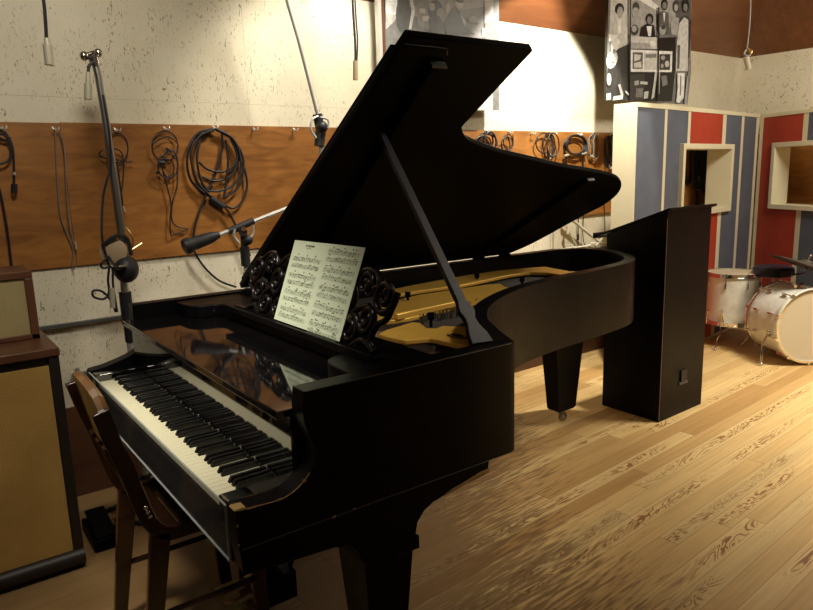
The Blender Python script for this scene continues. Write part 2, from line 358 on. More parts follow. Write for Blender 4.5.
def ring(outl, inl, z0, z1):
    mb = MB(); n = len(outl)
    vs = [p+V((0, 0, z)) for z in (z0, z1) for p in outl] + [p+V((0, 0, z)) for z in (z0, z1) for p in inl]
    fs = []
    for i in range(n-1):
        o0, o1, t0, t1 = i, i+1, i+n, i+1+n; a0_, a1_, b0, b1 = i+2*n, i+1+2*n, i+3*n, i+1+3*n
        fs += [(o0, o1, t1, t0), (a0_, b0, b1, a1_), (t0, t1, b1, b0), (o0, a0_, a1_, o1)]
    fs += [(0, n, 3*n, 2*n), (n-1, 3*n-1, 4*n-1, 2*n-1)]
    return mb.add(vs, fs)
part('rim', ring(outer, inner, .676, ZR), 'satin', P, ang=30)
prof = [(.30, .676), (-.002, .676), (-.004, .76), (.0, .769), (.012, .7695), (.05, .765), (.10, .763), (.125, .768), (.145, .777), (.167, .793), (.187, .815), (.196, .838), (.192, .868), (.18, .90), (.171, .93), (.17, .955), (.175, ZR), (.30, ZR)]
profb = [(.30, .676), (-.002, .676), (-.004, .76), (.0, .769), (.05, .774), (.10, .787), (.14, .799), (.17, .812), (.19, .83), (.20, .855), (.188, .90), (.173, .935), (.175, ZR), (.30, ZR)]
part('cheek', MB().prism([(x, 0, z) for x, z in prof], (0, .055, 0)), 'satin', P)
part('cheek', MB().prism([(x, W-.055, z) for x, z in profb], (0, .055, 0)), 'satin', P)
# worn and chipped edges of the treble cheek
ch = MB()
ch.prism([(-.0045, .004, .768), (.0, .004, .7705), (.022, .004, .7685), (.016, .004, .764), (.002, .004, .763)], (0, .03, .0006))
ch.tube([(.0, -.0005, .7695), (.05, -.0005, .765), (.10, -.0005, .763), (.125, -.0005, .768), (.145, -.0005, .777), (.167, -.0005, .793), (.178, -.0005, .805)], .0010, 6)
for (x, z, rx, rz) in ((.1, .7635, .010, .0025), (.035, .7655, .014, .002), (-.002, .735, .002, .004), (-.002, .69, .0015, .003), (.235, .676, .006, .003), (.29, .678, .004, .002), (.012, .612, .01, .003), (.162, .789, .006, .004)):
    part('wood_chip', MB().ball((x, -.0008, z), 1, (rx, .0012, rz), seg=8), 'chip', P, 'small pale chip in the black finish')
part('chipped_edge', ch, 'chip', P, 'bare wood showing through worn edges of the near cheek')
el = MB(); el.tube([(.005, -.0004, .676), (.3, -.0004, .676), (.74, -.0004, .676)], .0014, 5, 1); el.tube([(.178, .0, ZR-.001), (.5, 0, ZR-.001), (.82, .0, ZR-.001)], .0012, 5, 1)  # one grey tube for the case seam, one painting the rim top highlight
part('seam_and_highlight', el, 'edge', P, 'thin grey lines of the case seam and a painted top highlight')
# keybed, side rails with brackets down to the legs
part('keybed', MB().box(.0, .74, .05, W-.05, .625, .676).box(.0, .02, .05, W-.05, .676, .722), 'matte', P, bevel=.002)
rail = [(.0, .676), (.004, .62), (.014, .612), (.12, .603), (.233, .595), (.275, .585), (.30, .56), (.305, .536), (.33, .50), (.486, .50), (.486, .536), (.475, .545), (.482, .575), (.505, .60), (.535, .614), (.608, .626), (.729, .636), (.737, .676)]
for y0 in (.002, W-.132):
    o = part('side_rail', MB().prism([(x, y0, z) for x, z in rail], (0, .13, 0)), 'satin', P, bevel=.002)
chips = MB().prism([(.56, .0, .620), (.60, .0, .632), (.65, .0, .640), (.70, .0, .650), (.735, .0, .652), (.735, .0, .640), (.70, .0, .638), (.66, .0, .634), (.61, .0, .624)], (0, .003, 0)).ball((.72, .0015, .643), 1, (.012, .003, .006))
part('chipped_edge', chips, 'chip', P, 'splintered pale wood under the case corner')
def leg(x, y, top, w, d, w2, d2, zc=.10):
    L = MB(); 
    def sq(z, a, b_): return [V((x-a, y-b_, z)), V((x+a, y-b_, z)), V((x+a, y+b_, z)), V((x-a, y+b_, z))]
    lv = [(top, w, d), (top-.03, w, d), (top-.034, w*.93, d*.93), (zc+.012, w2, d2), (zc, w2*.85, d2*.85)]
    vs = []; fs = []
    for z, a, b_ in lv: vs += sq(z, a, b_)
    for i in range(len(lv)-1):
        for k in range(4): fs.append((i*4+k, i*4+(k+1) % 4, (i+1)*4+(k+1) % 4, (i+1)*4+k))
    fs += [(0, 1, 2, 3), tuple(range(len(lv)*4-4, len(lv)*4))]
    L.add(vs, fs); o = part('leg', L, 'satin', P, bevel=.002)
    c = MB().cyl((x, y, zc+.002), (x, y, .05), .014, .02, 12).lathe((x+.012, y-.014, .026), (0, 1, 0), [(.02, 0), (.0262, .004), (.0262, .024), (.02, .028)], 16).bar((x, y, .07), (x+.012, y, .026), .02, .008, (0, 1, 0))
    part('caster', c, 'steel', o, 'dark metal caster')
leg(.405, .092, .536, .082, .074, .048, .046)
leg(.405, W-.092, .536, .082, .074, .048, .046)
leg(2.487, 1.26, .69, .145, .07, .075, .045, .075)
# keys
KX, KY, KL = .011, .112, 1.225; KW = KL/52
wk = MB(); wk.box(KX, KX+.15, .0005, KW-.0005, .722, .7395)
wmesh = None
def key_at(y, proto, name):
    global wmesh
    o = proto.copy(); COL.objects.link(o); o.parent = P; o.location = (0, y, 0); ORG[o.name] = V((0, 0, 0)); return o
w0 = part('white_key', wk, 'ivory', P, bevel=.0012); w0.location = (0, KY, 0)
for i in range(1, 52): key_at(KY+i*KW, w0, 'white_key')
bk = MB(); bx0, bx1, bw = KX+.050, KX+.149, .0070
bk.add([(bx0, -bw, .7395), (bx1, -bw, .7395), (bx1, bw, .7395), (bx0, bw, .7395), (bx0+.008, -bw*.82, .7545), (bx1, -bw*.82, .7545), (bx1, bw*.82, .7545), (bx0+.008, bw*.82, .7545)], [(0, 3, 2, 1), (4, 5, 6, 7), (0, 1, 5, 4), (1, 2, 6, 5), (2, 3, 7, 6), (3, 0, 4, 7)])
b0 = None
for i in range(51):          # from the treble end: C8 B A G F E D C ...
    bass = 51-(i+1)          # white key index from the bass that the sharp follows (A=0)
    if bass % 7 in (0, 2, 3, 5, 6):
        y = KY+(i+1)*KW
        if b0 is None: b0 = part('black_key', bk, 'ebony', P, bevel=.001); b0.location = (0, y, 0)
        else: key_at(y, b0, 'black_key')
for y0, y1 in ((.0555, KY-.001), (KY+KL+.001, W-.0555)):
    part('key_block', MB().box(.0, .165, y0, y1, .70, .7655), 'gloss', P, bevel=.004)
part('fallboard', MB().box(.163, .185, .056, W-.056, .735, .925), 'gloss', P)
part('front_lid', MB().box(.132, .47, .057, W-.057, .925, .9445), 'gloss', P, 'mirror polished front flap above the keys', bevel=.003)
# music shelf with rounded lobes at both ends
sh = [(.455, .30), (.452, .262), (.43, .243), (.40, .24), (.378, .233), (.36, .218), (.347, .192), (.340, .16), (.338, .11), (.338, .068)]
sh = smooth_path([V((x, y, .946)) for x, y in sh], 3)
full = sh + [V((.60, .068, .946)), V((.60, W-.068, .946))] + [V((p.x, 1.458-p.y, .946)) for p in sh[::-1]]
part('music_shelf', MB().prism(full, (0, 0, .046)), 'satin', P, bevel=.004)
DN = V((.26, 0, -.09)).normalized(); DU = V((.09, 0, .26)).normalized(); D0 = V((.455, 0, .995))
def DP(a, b, o=0): return D0+V((0, a, 0))+DU*b-DN*o
dk = MB().box(.425, .47, .11, 1.10, .992, 1.004).box(.422, .432, .11, 1.10, .992, 1.012)
desk = part('music_desk', dk, 'satin', P, bevel=.002)
DM = .56                                     # middle of the desk
fr = MB()
def curl(c, r, a0, turns, dr, th=.0105):
    pts = []; n = int(abs(turns)*14)
    for i in range(n+1):
        t = i/n; an = a0+turns*2*math.pi*t; rr = r*(1-t)+dr*t
        pts.append((c[0]+rr*math.cos(an), c[1]+rr*math.sin(an)))
    for sg in (0, 1):
        fr.tube([DP(DM+q[0]*.91 if sg else DM-q[0]*.93, q[1]) for q in pts], th, 8, 2)
def sline(pts, th=.009):
    for sg in (0, 1): fr.tube([DP(DM+x*.91 if sg else DM-x*.93, y) for x, y in pts], th, 8, 5)
curl((.435, .165), .052, math.pi*.1, -1.6, .012); curl((.375, .095), .040, math.pi*1.2, 1.5, .010); curl((.33, .185), .036, 0, 1.4, .008)
curl((.30, .055), .042, math.pi*.5, -1.5, .010); curl((.245, .14), .05, math.pi, 1.6, .012); curl((.195, .055), .036, 0, -1.5, .01)
curl((.16, .19), .04, 0, 1.5, .01); curl((.11, .10), .045, math.pi, -1.6, .01); curl((.05, .18), .045, 0, 1.6, .01); curl((.045, .06), .04, math.pi*.5, 1.4, .01)
sline([(.49, .18), (.47, .11), (.43, .085), (.415, .04), (.44, .012)]); sline([(.41, .20), (.36, .225), (.30, .222), (.27, .19), (.20, .225), (.10, .235), (0, .24)])
sline([(.45, .012), (.38, .035), (.33, .01)], .011); sline([(.37, .13), (.33, .12), (.29, .10)]); sline([(.0, .02), (.0, .24)], .008)
fr.bar(DP(.16, .008), DP(1.06, .008), .008, .008, (0, 0, 1))
part('fretwork', fr, 'fret', desk, 'pierced black scroll fretwork', ang=60)
# acrylic key guard with its bright edges
G = MB().box(-.016, -.012, .03, 1.335, .643, .775).box(-.014, .175, 1.345, 1.349, .79, .93)
G = MB().box(-.016, -.012, .028, 1.36, .643, .776)
g_ = solo('key_guard', G, 'acrylic', 'clear acrylic sheet hanging in front of the piano keys', 'guard', (-.014, .7, .643), smooth=False)
ge = MB().box(-.0165, -.0115, .0265, .0285, .643, .776).box(-.0165, -.0115, .0285, 1.36, .6415, .6435).box(-.0165, -.0115, .0285, 1.36, .775, .7768)
part('guard_edge', ge, 'acredge', g_, 'bright cut edge')
# iron plate, strings, pins
sbd = offset(outer, .058)
part('soundboard', MB().prism([V((p.x, p.y, .86)) for p in sbd], (0, 0, .006)), 'sound', P)
part('pin_block', MB().box(.47, .60, .06, W-.06, .86, .9445), 'matte', P)
pl = MB(); 
def plate(px, z=.915, t=.018): pl.prism([PZ(u, v, z) for u, v in px], (0, 0, -t))
plate([(388, 290), (412, 285), (450, 278), (487, 271), (530, 267.5), (545, 266.5), (553, 268), (575, 272), (590, 276), (586, 279.5), (560, 274.5), (547, 272.5), (530, 272), (510, 274.5), (485, 279.8), (462, 284.5), (419, 290.4), (388, 296)], .925)
plate([(386, 302), (419, 294.6), (462, 288.2), (485, 284.6), (500, 283.3), (506, 287), (515, 288.5), (530, 286.5), (512, 293), (500, 298), (490, 304), (485, 312), (482, 319), (474, 304), (460, 305), (412, 317), (392, 320), (370, 321), (375, 308)], .912)
plate([(378, 334), (385, 330), (412, 322), (420, 322.5), (427, 328), (436, 328), (443, 325.5), (452, 326), (480, 327), (483, 346), (472, 347.5), (450, 342), (430, 338), (405, 340), (390, 337)], .918)
plate([(553, 276), (560, 277), (575, 279), (568, 282), (556, 281)], .912)
part('iron_plate', pl, 'gold', P, 'gold painted iron frame', bevel=.004)
for q in (((395, 317), (463, 302)),):
    a, b2 = PZ(*q[0], .922), PZ(*q[1], .922); part('plate_strut', MB().bar(a, b2, .012, .014), 'gold', P, bevel=.006)
bed = MB().prism([PZ(u, v, .885) for u, v in [(392, 299), (412, 295), (450, 288), (487, 281), (535, 272), (552, 277), (553, 281), (545, 284), (530, 287), (512, 290.5), (505, 286), (498, 284), (487, 287), (450, 291), (412, 297), (390, 301)]], (0, 0, .008))
bed.prism([PZ(u, v, .885) for u, v in [(396, 319), (425, 313), (462, 306), (470, 306), (478, 322), (455, 327), (443, 326), (436, 329), (427, 329), (420, 323), (405, 321)]], (0, 0, .008))
part('string_bed', bed, 'strbed', P)
st = MB()
for i in range(70):
    t = i/69; y = .13+t*1.22
    e = V((1.0+1.45*t, min(1.36, .55+.75*t), .896)) if t < .62 else V((2.3, .95+.38*(t-.62)/.38, .899))
    st.tube([V((.62, y, .896)), e], .0009 if t < .6 else .0016, 4, 1)
part('strings', st, 'string', P)['kind'] = 'stuff'
tp = MB()
for k in range(80):
    u = 420+random.random()*58; v = 324-(u-420)*.27+random.uniform(-6, 4); q = PZ(u, v, .893); tp.cyl(q, q+V((0, 0, .022)), .0032, seg=6)
part('tuning_pins', tp, 'steel', P)['kind'] = 'stuff'
for u, v, h in ((408, 303, .05), (431, 327, .055), (477, 284, .06), (522, 287, .05)):
    q = PZ(u, v, .90); part('plate_bolt', MB().cyl(q, q+V((0, 0, h*.55)), .006, seg=10).cyl(q+V((0, 0, h*.55)), q+V((0, 0, h)), .013, seg=10), 'matte', P)
lg = MB(); lc = PZ(457, 336, .921)
lg.lathe(lc, (0, 0, 1), [(.001, 0), (.036, 0), (.036, .002), (.001, .002)], 24)
for k in range(22):
    an = k/22*2*math.pi; q = lc+V((.030*math.cos(an), .030*math.sin(an), .003)); lg.box(q.x-.003, q.x+.003, q.y-.002, q.y+.002, .923, .9245, 1)
lg.v = [V((lc.x+(p.x-lc.x)*.55+(p.y-lc.y)*0, lc.y+(p.y-lc.y)*1.3, p.z)) for p in lg.v]
part('maker_badge', lg, ['matte', 'gold'], P, 'dark oval badge cast on the plate')
# lid
TH = math.radians(36); LE = V((0, -math.cos(TH), math.sin(TH))); LN = V((0, math.sin(TH), math.cos(TH)))
def LP(x, s, h=0): return V((x, W, ZR+.002))+LE*s+LN*h
lo = [(.64, .0), (.675, .73), (.712, 1.437), (.93, 1.437), (1.205, 1.44), (1.215, 1.432), (1.190, 1.25), (1.170, 1.075)]
lc2 = smooth_path([V((x, s, 0)) for x, s in [(1.170, 1.06), (1.22, 1.01), (1.296, .972), (1.47, .916), (1.684, .867), (1.924, .812), (2.179, .765), (2.373, .725), (2.51, .678), (2.60, .60), (2.632, .52), (2.615, .44), (2.55, .36), (2.464, .234), (2.394, .13), (2.32, .05), (2.25, 0)]], 3)
lo2 = [V((x, s, 0)) for x, s in lo]+lc2
lid = part('lid', MB().prism([LP(p.x, p.y) for p in lo2], LN*.026), 'matte', P, bevel=.004)
part('front_flap', MB().prism([LP(x, s, .027) for x, s in ((.655, .005), (.715, 1.36), (1.02, 1.36), (1.01, .005))], LN*.022), 'matte', lid, 'front flap of the lid folded back', bevel=.004)
def lb(a, b_, w, h, m='matte', nm='lid_batten'):
    pa, pb = LP(*a, -h/2), LP(*b_, -h/2); return part(nm, MB().bar(pa, pb, w, h/2, LN), m, lid, bevel=.004)
lb((.862, 1.355), (.93, .20), .028, .03); lb((2.22, .715), (2.0, .05), .022, .022)
part('batten_highlight', MB().bar(LP(.835, 1.357, -.016), LP(.892, 1.357, -.016), .003, .012, LN), 'edge', lid)  # pale bar painting the glint at the batten end
part('batten_highlight', MB().bar(LP(2.195, .72, -.012), LP(2.245, .72, -.012), .003, .009, LN), 'edge', lid)  # same painted glint on the tail batten
part('lid_molding', MB().bar(LP(.71, 1.395, -.004), LP(.87, 1.395, -.004), .014, .006, LN), 'matte', lid, bevel=.002)
part('molding_highlight', MB().tube([LP(.715, 1.410, -.003), LP(.85, 1.410, -.003), LP(.874, 1.402, -.003), LP(.885, 1.385, -.003)], .0022, 6, 3), 'edge', lid)  # pale tube painting the highlight line along the molding
for u in (477, 503):
    q = PY(u, 251, W); part('hinge', MB().box(q.x-.03, q.x+.03, W-.03, W+.004, ZR-.004, ZR+.008), 'matte', lid)
# prop
pa = V((.748, .05, ZR)); pb = LP(.812, 1.05, -.004)
d = (pb-pa).normalized(); side = V((1, 0, -.0)).cross(d).cross(d)*-1; side = (V((1, 0, 0))-d*d.x).normalized(); thk = d.cross(side)
pp = [(.0, .045), (.035, .04), (.075, .024), (.10, .022), (.125, .032), (.14, .031), (.17, .019), (.6, .0165), (.93, .014), (.97, .012), (1.0, .009)]
Lp = (pb-pa).length
pts = [pa+d*(t*Lp)+side*w*1.0 for t, w in pp]+[pa+d*(t*Lp)-side*(w*.7) for t, w in pp[::-1]]
part('lid_prop', MB().prism([q-thk*.008 for q in pts], thk*.016), 'prop', P, 'grey-black lid stick', bevel=.002)
# pedal lyre
ly = empty_l = MB().box(.30, .42, .62, .84, .06, .16).box(.30, .40, .60, .86, .56, .625)
for y in (.655, .73, .805): ly.lathe((.35, y, .15), (0, 0, 1), [(.03, 0), (.03, .02), (.018, .035), (.026, .05), (.018, .07), (.022, .2), (.018, .36), (.027, .38), (.018, .4), (.03, .42), (.03, .43)], 16)
L_ = part('pedal_lyre', ly, 'satin', P, bevel=.003)
ly2 = MB(); ly2.tube([(.40, .66, .12), (.62, .66, .62)], .009, 8, 1).tube([(.40, .80, .12), (.62, .80, .62)], .009, 8, 1); part('lyre_brace', ly2, 'matte', L_)
for y in (.66, .73, .80): part('pedal', MB().prism([(.31, y-.012, .075), (.22, y-.02, .07), (.20, y-.012, .07), (.20, y+.012, .07), (.22, y+.02, .07), (.31, y+.012, .075)], (0, 0, .01)), 'brass', L_)
# ------------------------------------------------------------------ sheet music
sq = [DP(.722, .012, .012), DP(.303, .012, .012), DP(.287, .285, .012), DP(.710, .280, .012)]
sm = solo('sheet_music', MB().prism(sq, DN*.0012), 'paper', 'pale green double page of sheet music standing on the piano desk', 'sheet music', tuple(DP(.52, .014, .012)), smooth=False)
def SP(a, b): # a: 0 left..1 right, b: 0 bottom..1 top
    l_ = sq[0].lerp(sq[3], b); r_ = sq[1].lerp(sq[2], b); return l_.lerp(r_, a)-DN*.0004
ik = MB()
def q4(a0_, a1_, b0_, b1_, m=0): ik.face([SP(a0_, b0_), SP(a1_, b0_), SP(a1_, b1_), SP(a0_, b1_)], m)
for pg, (x0, x1) in enumerate(((.05, .475), (.54, .96))):
    n = 4
    for s_ in range(n+(1 if pg else 0)):
        top = (.80 if pg == 0 else .93)-s_*.205
        for stv in (0, 1):
            yb = top-stv*.085
            for l_ in range(5): q4(x0, x1, yb-l_*.0105, yb-l_*.0105+.0026, 1)
            x = x0+.02
            while x < x1-.02:
                yy = yb-random.random()*.05; q4(x, x+.010, yy, yy+.013)
                if random.random() < .7: q4(x+.008, x+.0105, yy, yy+.035)
                if random.random() < .3: q4(x, x+.03, yy+.033, yy+.041)
                x += random.choice((.018, .024, .03, .045))
        if s_ % 1 == 0:
            for k in range(3): xx = x0+.05+k*.13+random.random()*.04; q4(xx, xx+.014, top+.025, top+.042)
for xx in (0.20, .228, .25, .272, .295, .315): q4(xx, xx+.017, .935, .957)
for xx in (0.22, .245, .27): q4(xx, xx+.02, .912, .92, 1)
part('printed_music', ik, ['ink', 'inklight'], sm, 'rows of printed staves and notes', smooth=False)
# ------------------------------------------------------------------ lectern
LT = empty('lectern', 'tall black wooden lectern with a sloping top beside the piano tail', 'lectern', (3.1, 1.07, 0))
x0, x1, y0, y1 = 2.888, 3.36, .875, 1.278
body = MB(); v_ = [(x0, y0, 0), (x1, y0+.018, 0), (x1, y1+.018, 0), (x0, y1, 0), (x0, y0, 1.225), (x1, y0+.018, 1.225), (x1, y1+.018, 1.075), (x0, y1, 1.075)]
body.add(v_, [(0, 3, 2, 1), (4, 5, 6, 7), (0, 1, 5, 4), (1, 2, 6, 5), (2, 3, 7, 6), (3, 0, 4, 7)]); part('body', body, 'satin', LT, bevel=.003)
tb = MB().prism([(x0-.004, y0-.012, 1.226), (x1+.03, y0+.004, 1.226), (x1+.03, y1+.10, 1.048), (x0-.004, y1+.085, 1.048)], (0, .0, .014)); part('top_board', tb, 'satin', LT, bevel=.002)
part('page_ledge', MB().box(x0-.01, x1+.03, y1+.075, y1+.095, 1.045, 1.078), 'satin', LT, bevel=.003)
part('worn_corner', MB().box(x0-.0008, x0+.0012, y0-.0008, y0+.0012, .01, 1.18), 'tan', LT, 'rubbed brown corner edge')
part('socket_plate', MB().box(3.10, 3.155, y0-.001, y0+.01, .20, .27).box(3.085, 3.17, y0-.0005, y0+.01, .185, .20, 1), ['rubber', 'grey'], LT, 'small cut-out with a socket near the foot')
# ------------------------------------------------------------------ booth partitions
def wing(label, A, B_, thick, H, cols, win, full, posts):
    A, B_ = V((*A, 0)), V((*B_, 0)); t = (B_-A).normalized(); n = V((-t.y, t.x, 0))
    if n.dot(FWD) < 0: n = -n
    E = empty('booth_partition', label, 'partition', tuple(A.lerp(B_, .5)))
    w0, w1, z0, z1 = win
    def slab(mb, s0, s1, za, zb_, front=0., back=None):
        back = thick if back is None else back
        p = A+t*s0+n*front; q = A+t*s1+n*front
        mb.prism([p+V((0, 0, za)), q+V((0, 0, za)), q+V((0, 0, zb_)), p+V((0, 0, zb_))], n*(back-front))
    def column(mb, s0, s1, **k):
        if s1 <= w0+.001 or s0 >= w1-.001: slab(mb, s0, s1, 0.02, H-.03, **k); return
        if s0 < w0: slab(mb, s0, w0, 0.02, H-.03, **k)
        if s1 > w1: slab(mb, w1, s1, 0.02, H-.03, **k)
        a, b_ = max(s0, w0), min(s1, w1); slab(mb, a, b_, 0.02, z0, **k); slab(mb, a, b_, z1, H-.03, **k)
    core = MB(); column(core, .0, full, front=.012)
    slab(core, 0, full, H-.03, H, front=-.004, back=thick); slab(core, 0, full, 0, .02, front=-.004)
    slab(core, -.012, 0.0, 0, H)
    part('frame', core, 'cream', E, 'cream painted frame', smooth=False)
    prev = None
    for s0, s1, m in cols:
        mb = MB(); column(mb, s0, s1, front=.002, back=.012); part({'blue': 'blue_panel', 'red': 'red_panel', 'cream': 'batten'}[m], mb, m, E, smooth=False)
    f = MB(); e = .028
    for a, b_, za, zb_ in ((w0-.012, w0+e, z0-.012, z1+.012), (w1-e, w1+.012, z0-.012, z1+.012)): slab(f, a, b_, za, zb_, front=-.03, back=thick+.01)
    for za, zb_ in ((z0-.012, z0+e), (z1-e, z1+.012)): slab(f, w0+e, w1-e, za, zb_, front=-.03, back=thick+.01)
    part('window_frame', f, 'cream', E, bevel=.003, smooth=False)
wing('red and blue striped booth partition with a window, standing behind the lectern', (3.579, 1.583), (5.75, 1.865), .17, 1.89,
     [(0, .40, 'blue'), (.40, .44, 'cream'), (.44, .775, 'blue'), (.775, .82, 'cream'), (.82, 1.41, 'red'), (1.41, 1.48, 'cream'), (1.48, 1.80, 'blue'), (1.80, 1.855, 'cream'), (1.855, 2.13, 'blue'), (2.13, 2.19, 'cream')], (.67, 1.59, 1.085, 1.612), 2.19, None)
wing('red and blue striped booth partition at the right edge, behind the drums', (5.77, 1.858), (5.0, .19), .12, 1.885,
     [(0, .03, 'cream'), (.03, .495, 'red'), (.495, .55, 'cream'), (.55, 1.1, 'blue'), (1.1, 1.15, 'cream'), (1.15, 1.83, 'red')], (.20, .95, 1.08, 1.62), 1.83, None)
# ------------------------------------------------------------------ posters
def poster(label, px, off, shapes, cat='poster', frame=True):
    n = WN; O = V((0, YW, 0))-n*off
    Q = [PL(u, v, O, n) for u, v in px]
    org = tuple((Q[0]+Q[2])/2)
    E = empty('photo_poster', label, cat, org)
    part('backing_board', MB().prism(Q, n*.02), 'g0', E, smooth=False)
    mb = MB(); mb.face([q-n*.0008 for q in Q], 3)
    for i, (g, pts) in enumerate(shapes): mb.face([PL(u, v, O-n*(.001+.00022*i), n) for u, v in pts], g)
    part('photo_print', mb, ['g%d' % k for k in range(7)], E, 'black and white group photograph', smooth=False)
    return E, O, n
def c3(sc, ox, oy, pts): return [(ox+x/sc, oy+y/sc) for x, y in pts]
def R(g, *pts): return (g, c3(5.55, 600, 0, pts))
def ell(cx_, cy_, rx, ry, n=14, rot=0): return [(cx_+rx*math.cos(2*math.pi*k/n)*math.cos(rot)-ry*math.sin(2*math.pi*k/n)*math.sin(rot), cy_+rx*math.cos(2*math.pi*k/n)*math.sin(rot)+ry*math.sin(2*math.pi*k/n)*math.cos(rot)) for k in range(n)]
shp = [R(5, (62, -60), (165, -60), (165, 190), (52, 190)), R(4, (165, -60), (330, -60), (330, 200), (165, 200)), R(6, (180, -20), (320, 60), (330, 40), (210, -60)), R(4, (330, -60), (420, -60), (420, 150), (330, 150)), R(2, (420, -60), (505, -60), (500, 200), (420, 200)),
       R(0, *ell(108, 50, 26, 34)), R(4, *ell(112, 68, 17, 32)), R(5, (75, 130), (98, 105), (130, 112), (150, 160), (160, 270), (60, 270), (62, 180)), R(6, (98, 108), (120, 108), (112, 200), (100, 190)),
       R(1, (60, 290), (165, 240), (166, 555), (35, 555), (40, 400)), R(5, *ell(66, 330, 30, 52, rot=.25)), R(6, *ell(84, 250, 22, 40, rot=.3)), R(3, *ell(78, 285, 9, 14)), R(3, (60, 345), (80, 340), (78, 350), (60, 355)), R(5, (95, 200), (175, 140), (185, 148), (110, 230)), R(6, (48, 190), (100, 195), (80, 225), (50, 230)),
       R(0, *ell(275, 105, 22, 32)), R(3, *ell(274, 112, 13, 22)), R(0, (218, 205), (228, 150), (262, 130), (300, 140), (308, 205)), R(6, (258, 145), (268, 200), (282, 200), (288, 145)),
       R(1, *ell(200, 40, 18, 30)), R(4, *ell(198, 70, 20, 30)), R(1, *ell(192, 165, 22, 30)), R(4, *ell(190, 160, 14, 18)),
       R(0, *ell(358, 25, 18, 32)), R(3, *ell(358, 30, 12, 20)), R(2, (316, 80), (345, 60), (380, 70), (385, 190), (325, 195)), R(6, (350, 70), (362, 70), (356, 130)), R(4, *ell(348, 165, 18, 30)), R(1, *ell(350, 150, 12, 14)),
       R(1, *ell(422, 35, 17, 34)), R(4, *ell(422, 42, 11, 20)), R(4, (390, 120), (415, 95), (440, 100), (430, 200), (395, 190)),
       R(0, *ell(475, 30, 20, 38)), R(3, *ell(474, 42, 12, 22)), R(1, (440, 110), (475, 85), (506, 110), (500, 320), (470, 320), (440, 200)), R(5, (440, 130), (468, 95), (490, 110), (488, 395), (420, 395), (425, 250)), R(2, (430, 250), (445, 250), (440, 380), (428, 380)),
       R(0, (325, 210), (420, 205), (415, 400), (400, 560), (170, 560), (168, 400), (325, 400)), R(5, (172, 200), (320, 208), (325, 272), (168, 270)), R(4, (172, 235), (280, 240), (280, 272), (168, 270)), R(6, *ell(292, 242, 14, 18)), R(0, (330, 215), (400, 215), (400, 270), (330, 272)),
       R(6, (170, 275), (402, 285), (398, 400), (168, 398)), R(2, (182, 290), (238, 290), (236, 382), (180, 382)), R(5, (190, 300), (228, 305), (222, 330), (190, 340)), R(5, (188, 350), (230, 340), (230, 375), (190, 375)), R(5, (246, 292), (322, 294), (320, 388), (246, 386)), R(1, (330, 300), (390, 300), (388, 388), (330, 388)), R(4, *ell(350, 320, 12, 12)), R(5, *ell(372, 355, 12, 18)), R(4, *ell(345, 365, 8, 12)), R(3, (255, 300), (312, 300), (312, 320), (255, 320)),
       R(1, (165, 412), (250, 412), (240, 560), (165, 560)), R(4, (190, 450), (215, 445), (215, 470), (192, 475)), R(5, (225, 450), (265, 455), (262, 470), (222, 466)), R(3, (200, 490), (240, 490), (235, 540), (198, 540)), R(5, (305, 400), (318, 400), (300, 540), (285, 550)), R(4, (322, 400), (334, 400), (330, 520), (318, 520)), R(5, (245, 510), (270, 505), (265, 545), (243, 548)), R(3, (340, 420), (370, 420), (375, 470), (345, 480)),
       R(6, (430, 405), (470, 405), (465, 540), (440, 570), (422, 568), (430, 500)), R(2, (446, 420), (452, 420), (448, 530), (442, 530)), R(3, (490, 400), (502, 200), (506, 400), (484, 590), (478, 560)), R(4, (468, 570), (484, 420), (488, 420), (480, 590)),
       R(6, *ell(50, 440, 12, 34)), R(6, (36, 520), (60, 515), (60, 552), (36, 555)), R(4, (100, 470), (112, 465), (130, 520), (118, 540)), R(5, (75, 535), (130, 525), (125, 550), (70, 558)), R(5, (142, 500), (160, 520), (160, 530), (140, 512)),
       R(0, (322, 40), (330, 40), (326, 560), (318, 560)), R(0, (164, -50), (172, -50), (170, 420), (162, 420))]
pE, pO, pn = poster('tall black and white group photo poster hanging above the striped partition', [(609.5, -45), (694, -45), (686.5, 104), (606, 99.5)], .28, shp)
def Lq(g, *pts): return (g, c3(5.807, 370, 0, pts))
shp2 = [Lq(3, (88, -120), (712, -120), (712, 640), (88, 640)), Lq(4, (230, -120), (720, -120), (720, 30), (230, 100)), Lq(6, (90, 5), (160, -60), (155, 100), (92, 110)), Lq(5, (92, 80), (160, 85), (140, 125), (92, 170)), Lq(2, *ell(195, 90, 46, 110)), Lq(6, (222, -40), (240, -40), (262, 60), (240, 170), (225, 170), (242, 60)),
        Lq(4, (262, -10), (340, 0), (480, 40), (400, 190), (280, 150)), Lq(2, *ell(380, 60, 45, 60)), Lq(5, *ell(360, 40, 18, 24)), Lq(4, *ell(410, 80, 22, 34)), Lq(6, (288, 48), (322, 50), (322, 78), (288, 76)), Lq(6, (305, 95), (342, 92), (340, 125), (308, 120)), Lq(2, (340, 110), (400, 90), (440, 160), (420, 200), (345, 190)),
        Lq(2, (430, 130), (480, 40), (530, 90), (570, 170), (610, 200), (440, 200)), Lq(6, (480, 15), (500, 30), (530, 100), (555, 160), (550, 120), (512, 50)), Lq(5, *ell(520, 20, 26, 30)), Lq(1, *ell(520, -14, 30, 26)), Lq(1, *ell(528, 12, 22, 5)), Lq(5, *ell(450, 45, 14, 30)),
        Lq(4, (570, 110), (600, 90), (640, 110), (640, 135), (575, 130)), Lq(6, (650, 165), (668, 165), (664, 215), (655, 215)), Lq(5, (665, -120), (715, -120), (715, 130), (665, 130)), Lq(3, (665, 130), (715, 120), (715, 240), (665, 240)), Lq(5, (600, 300), (712, 300), (712, 640), (560, 640))]
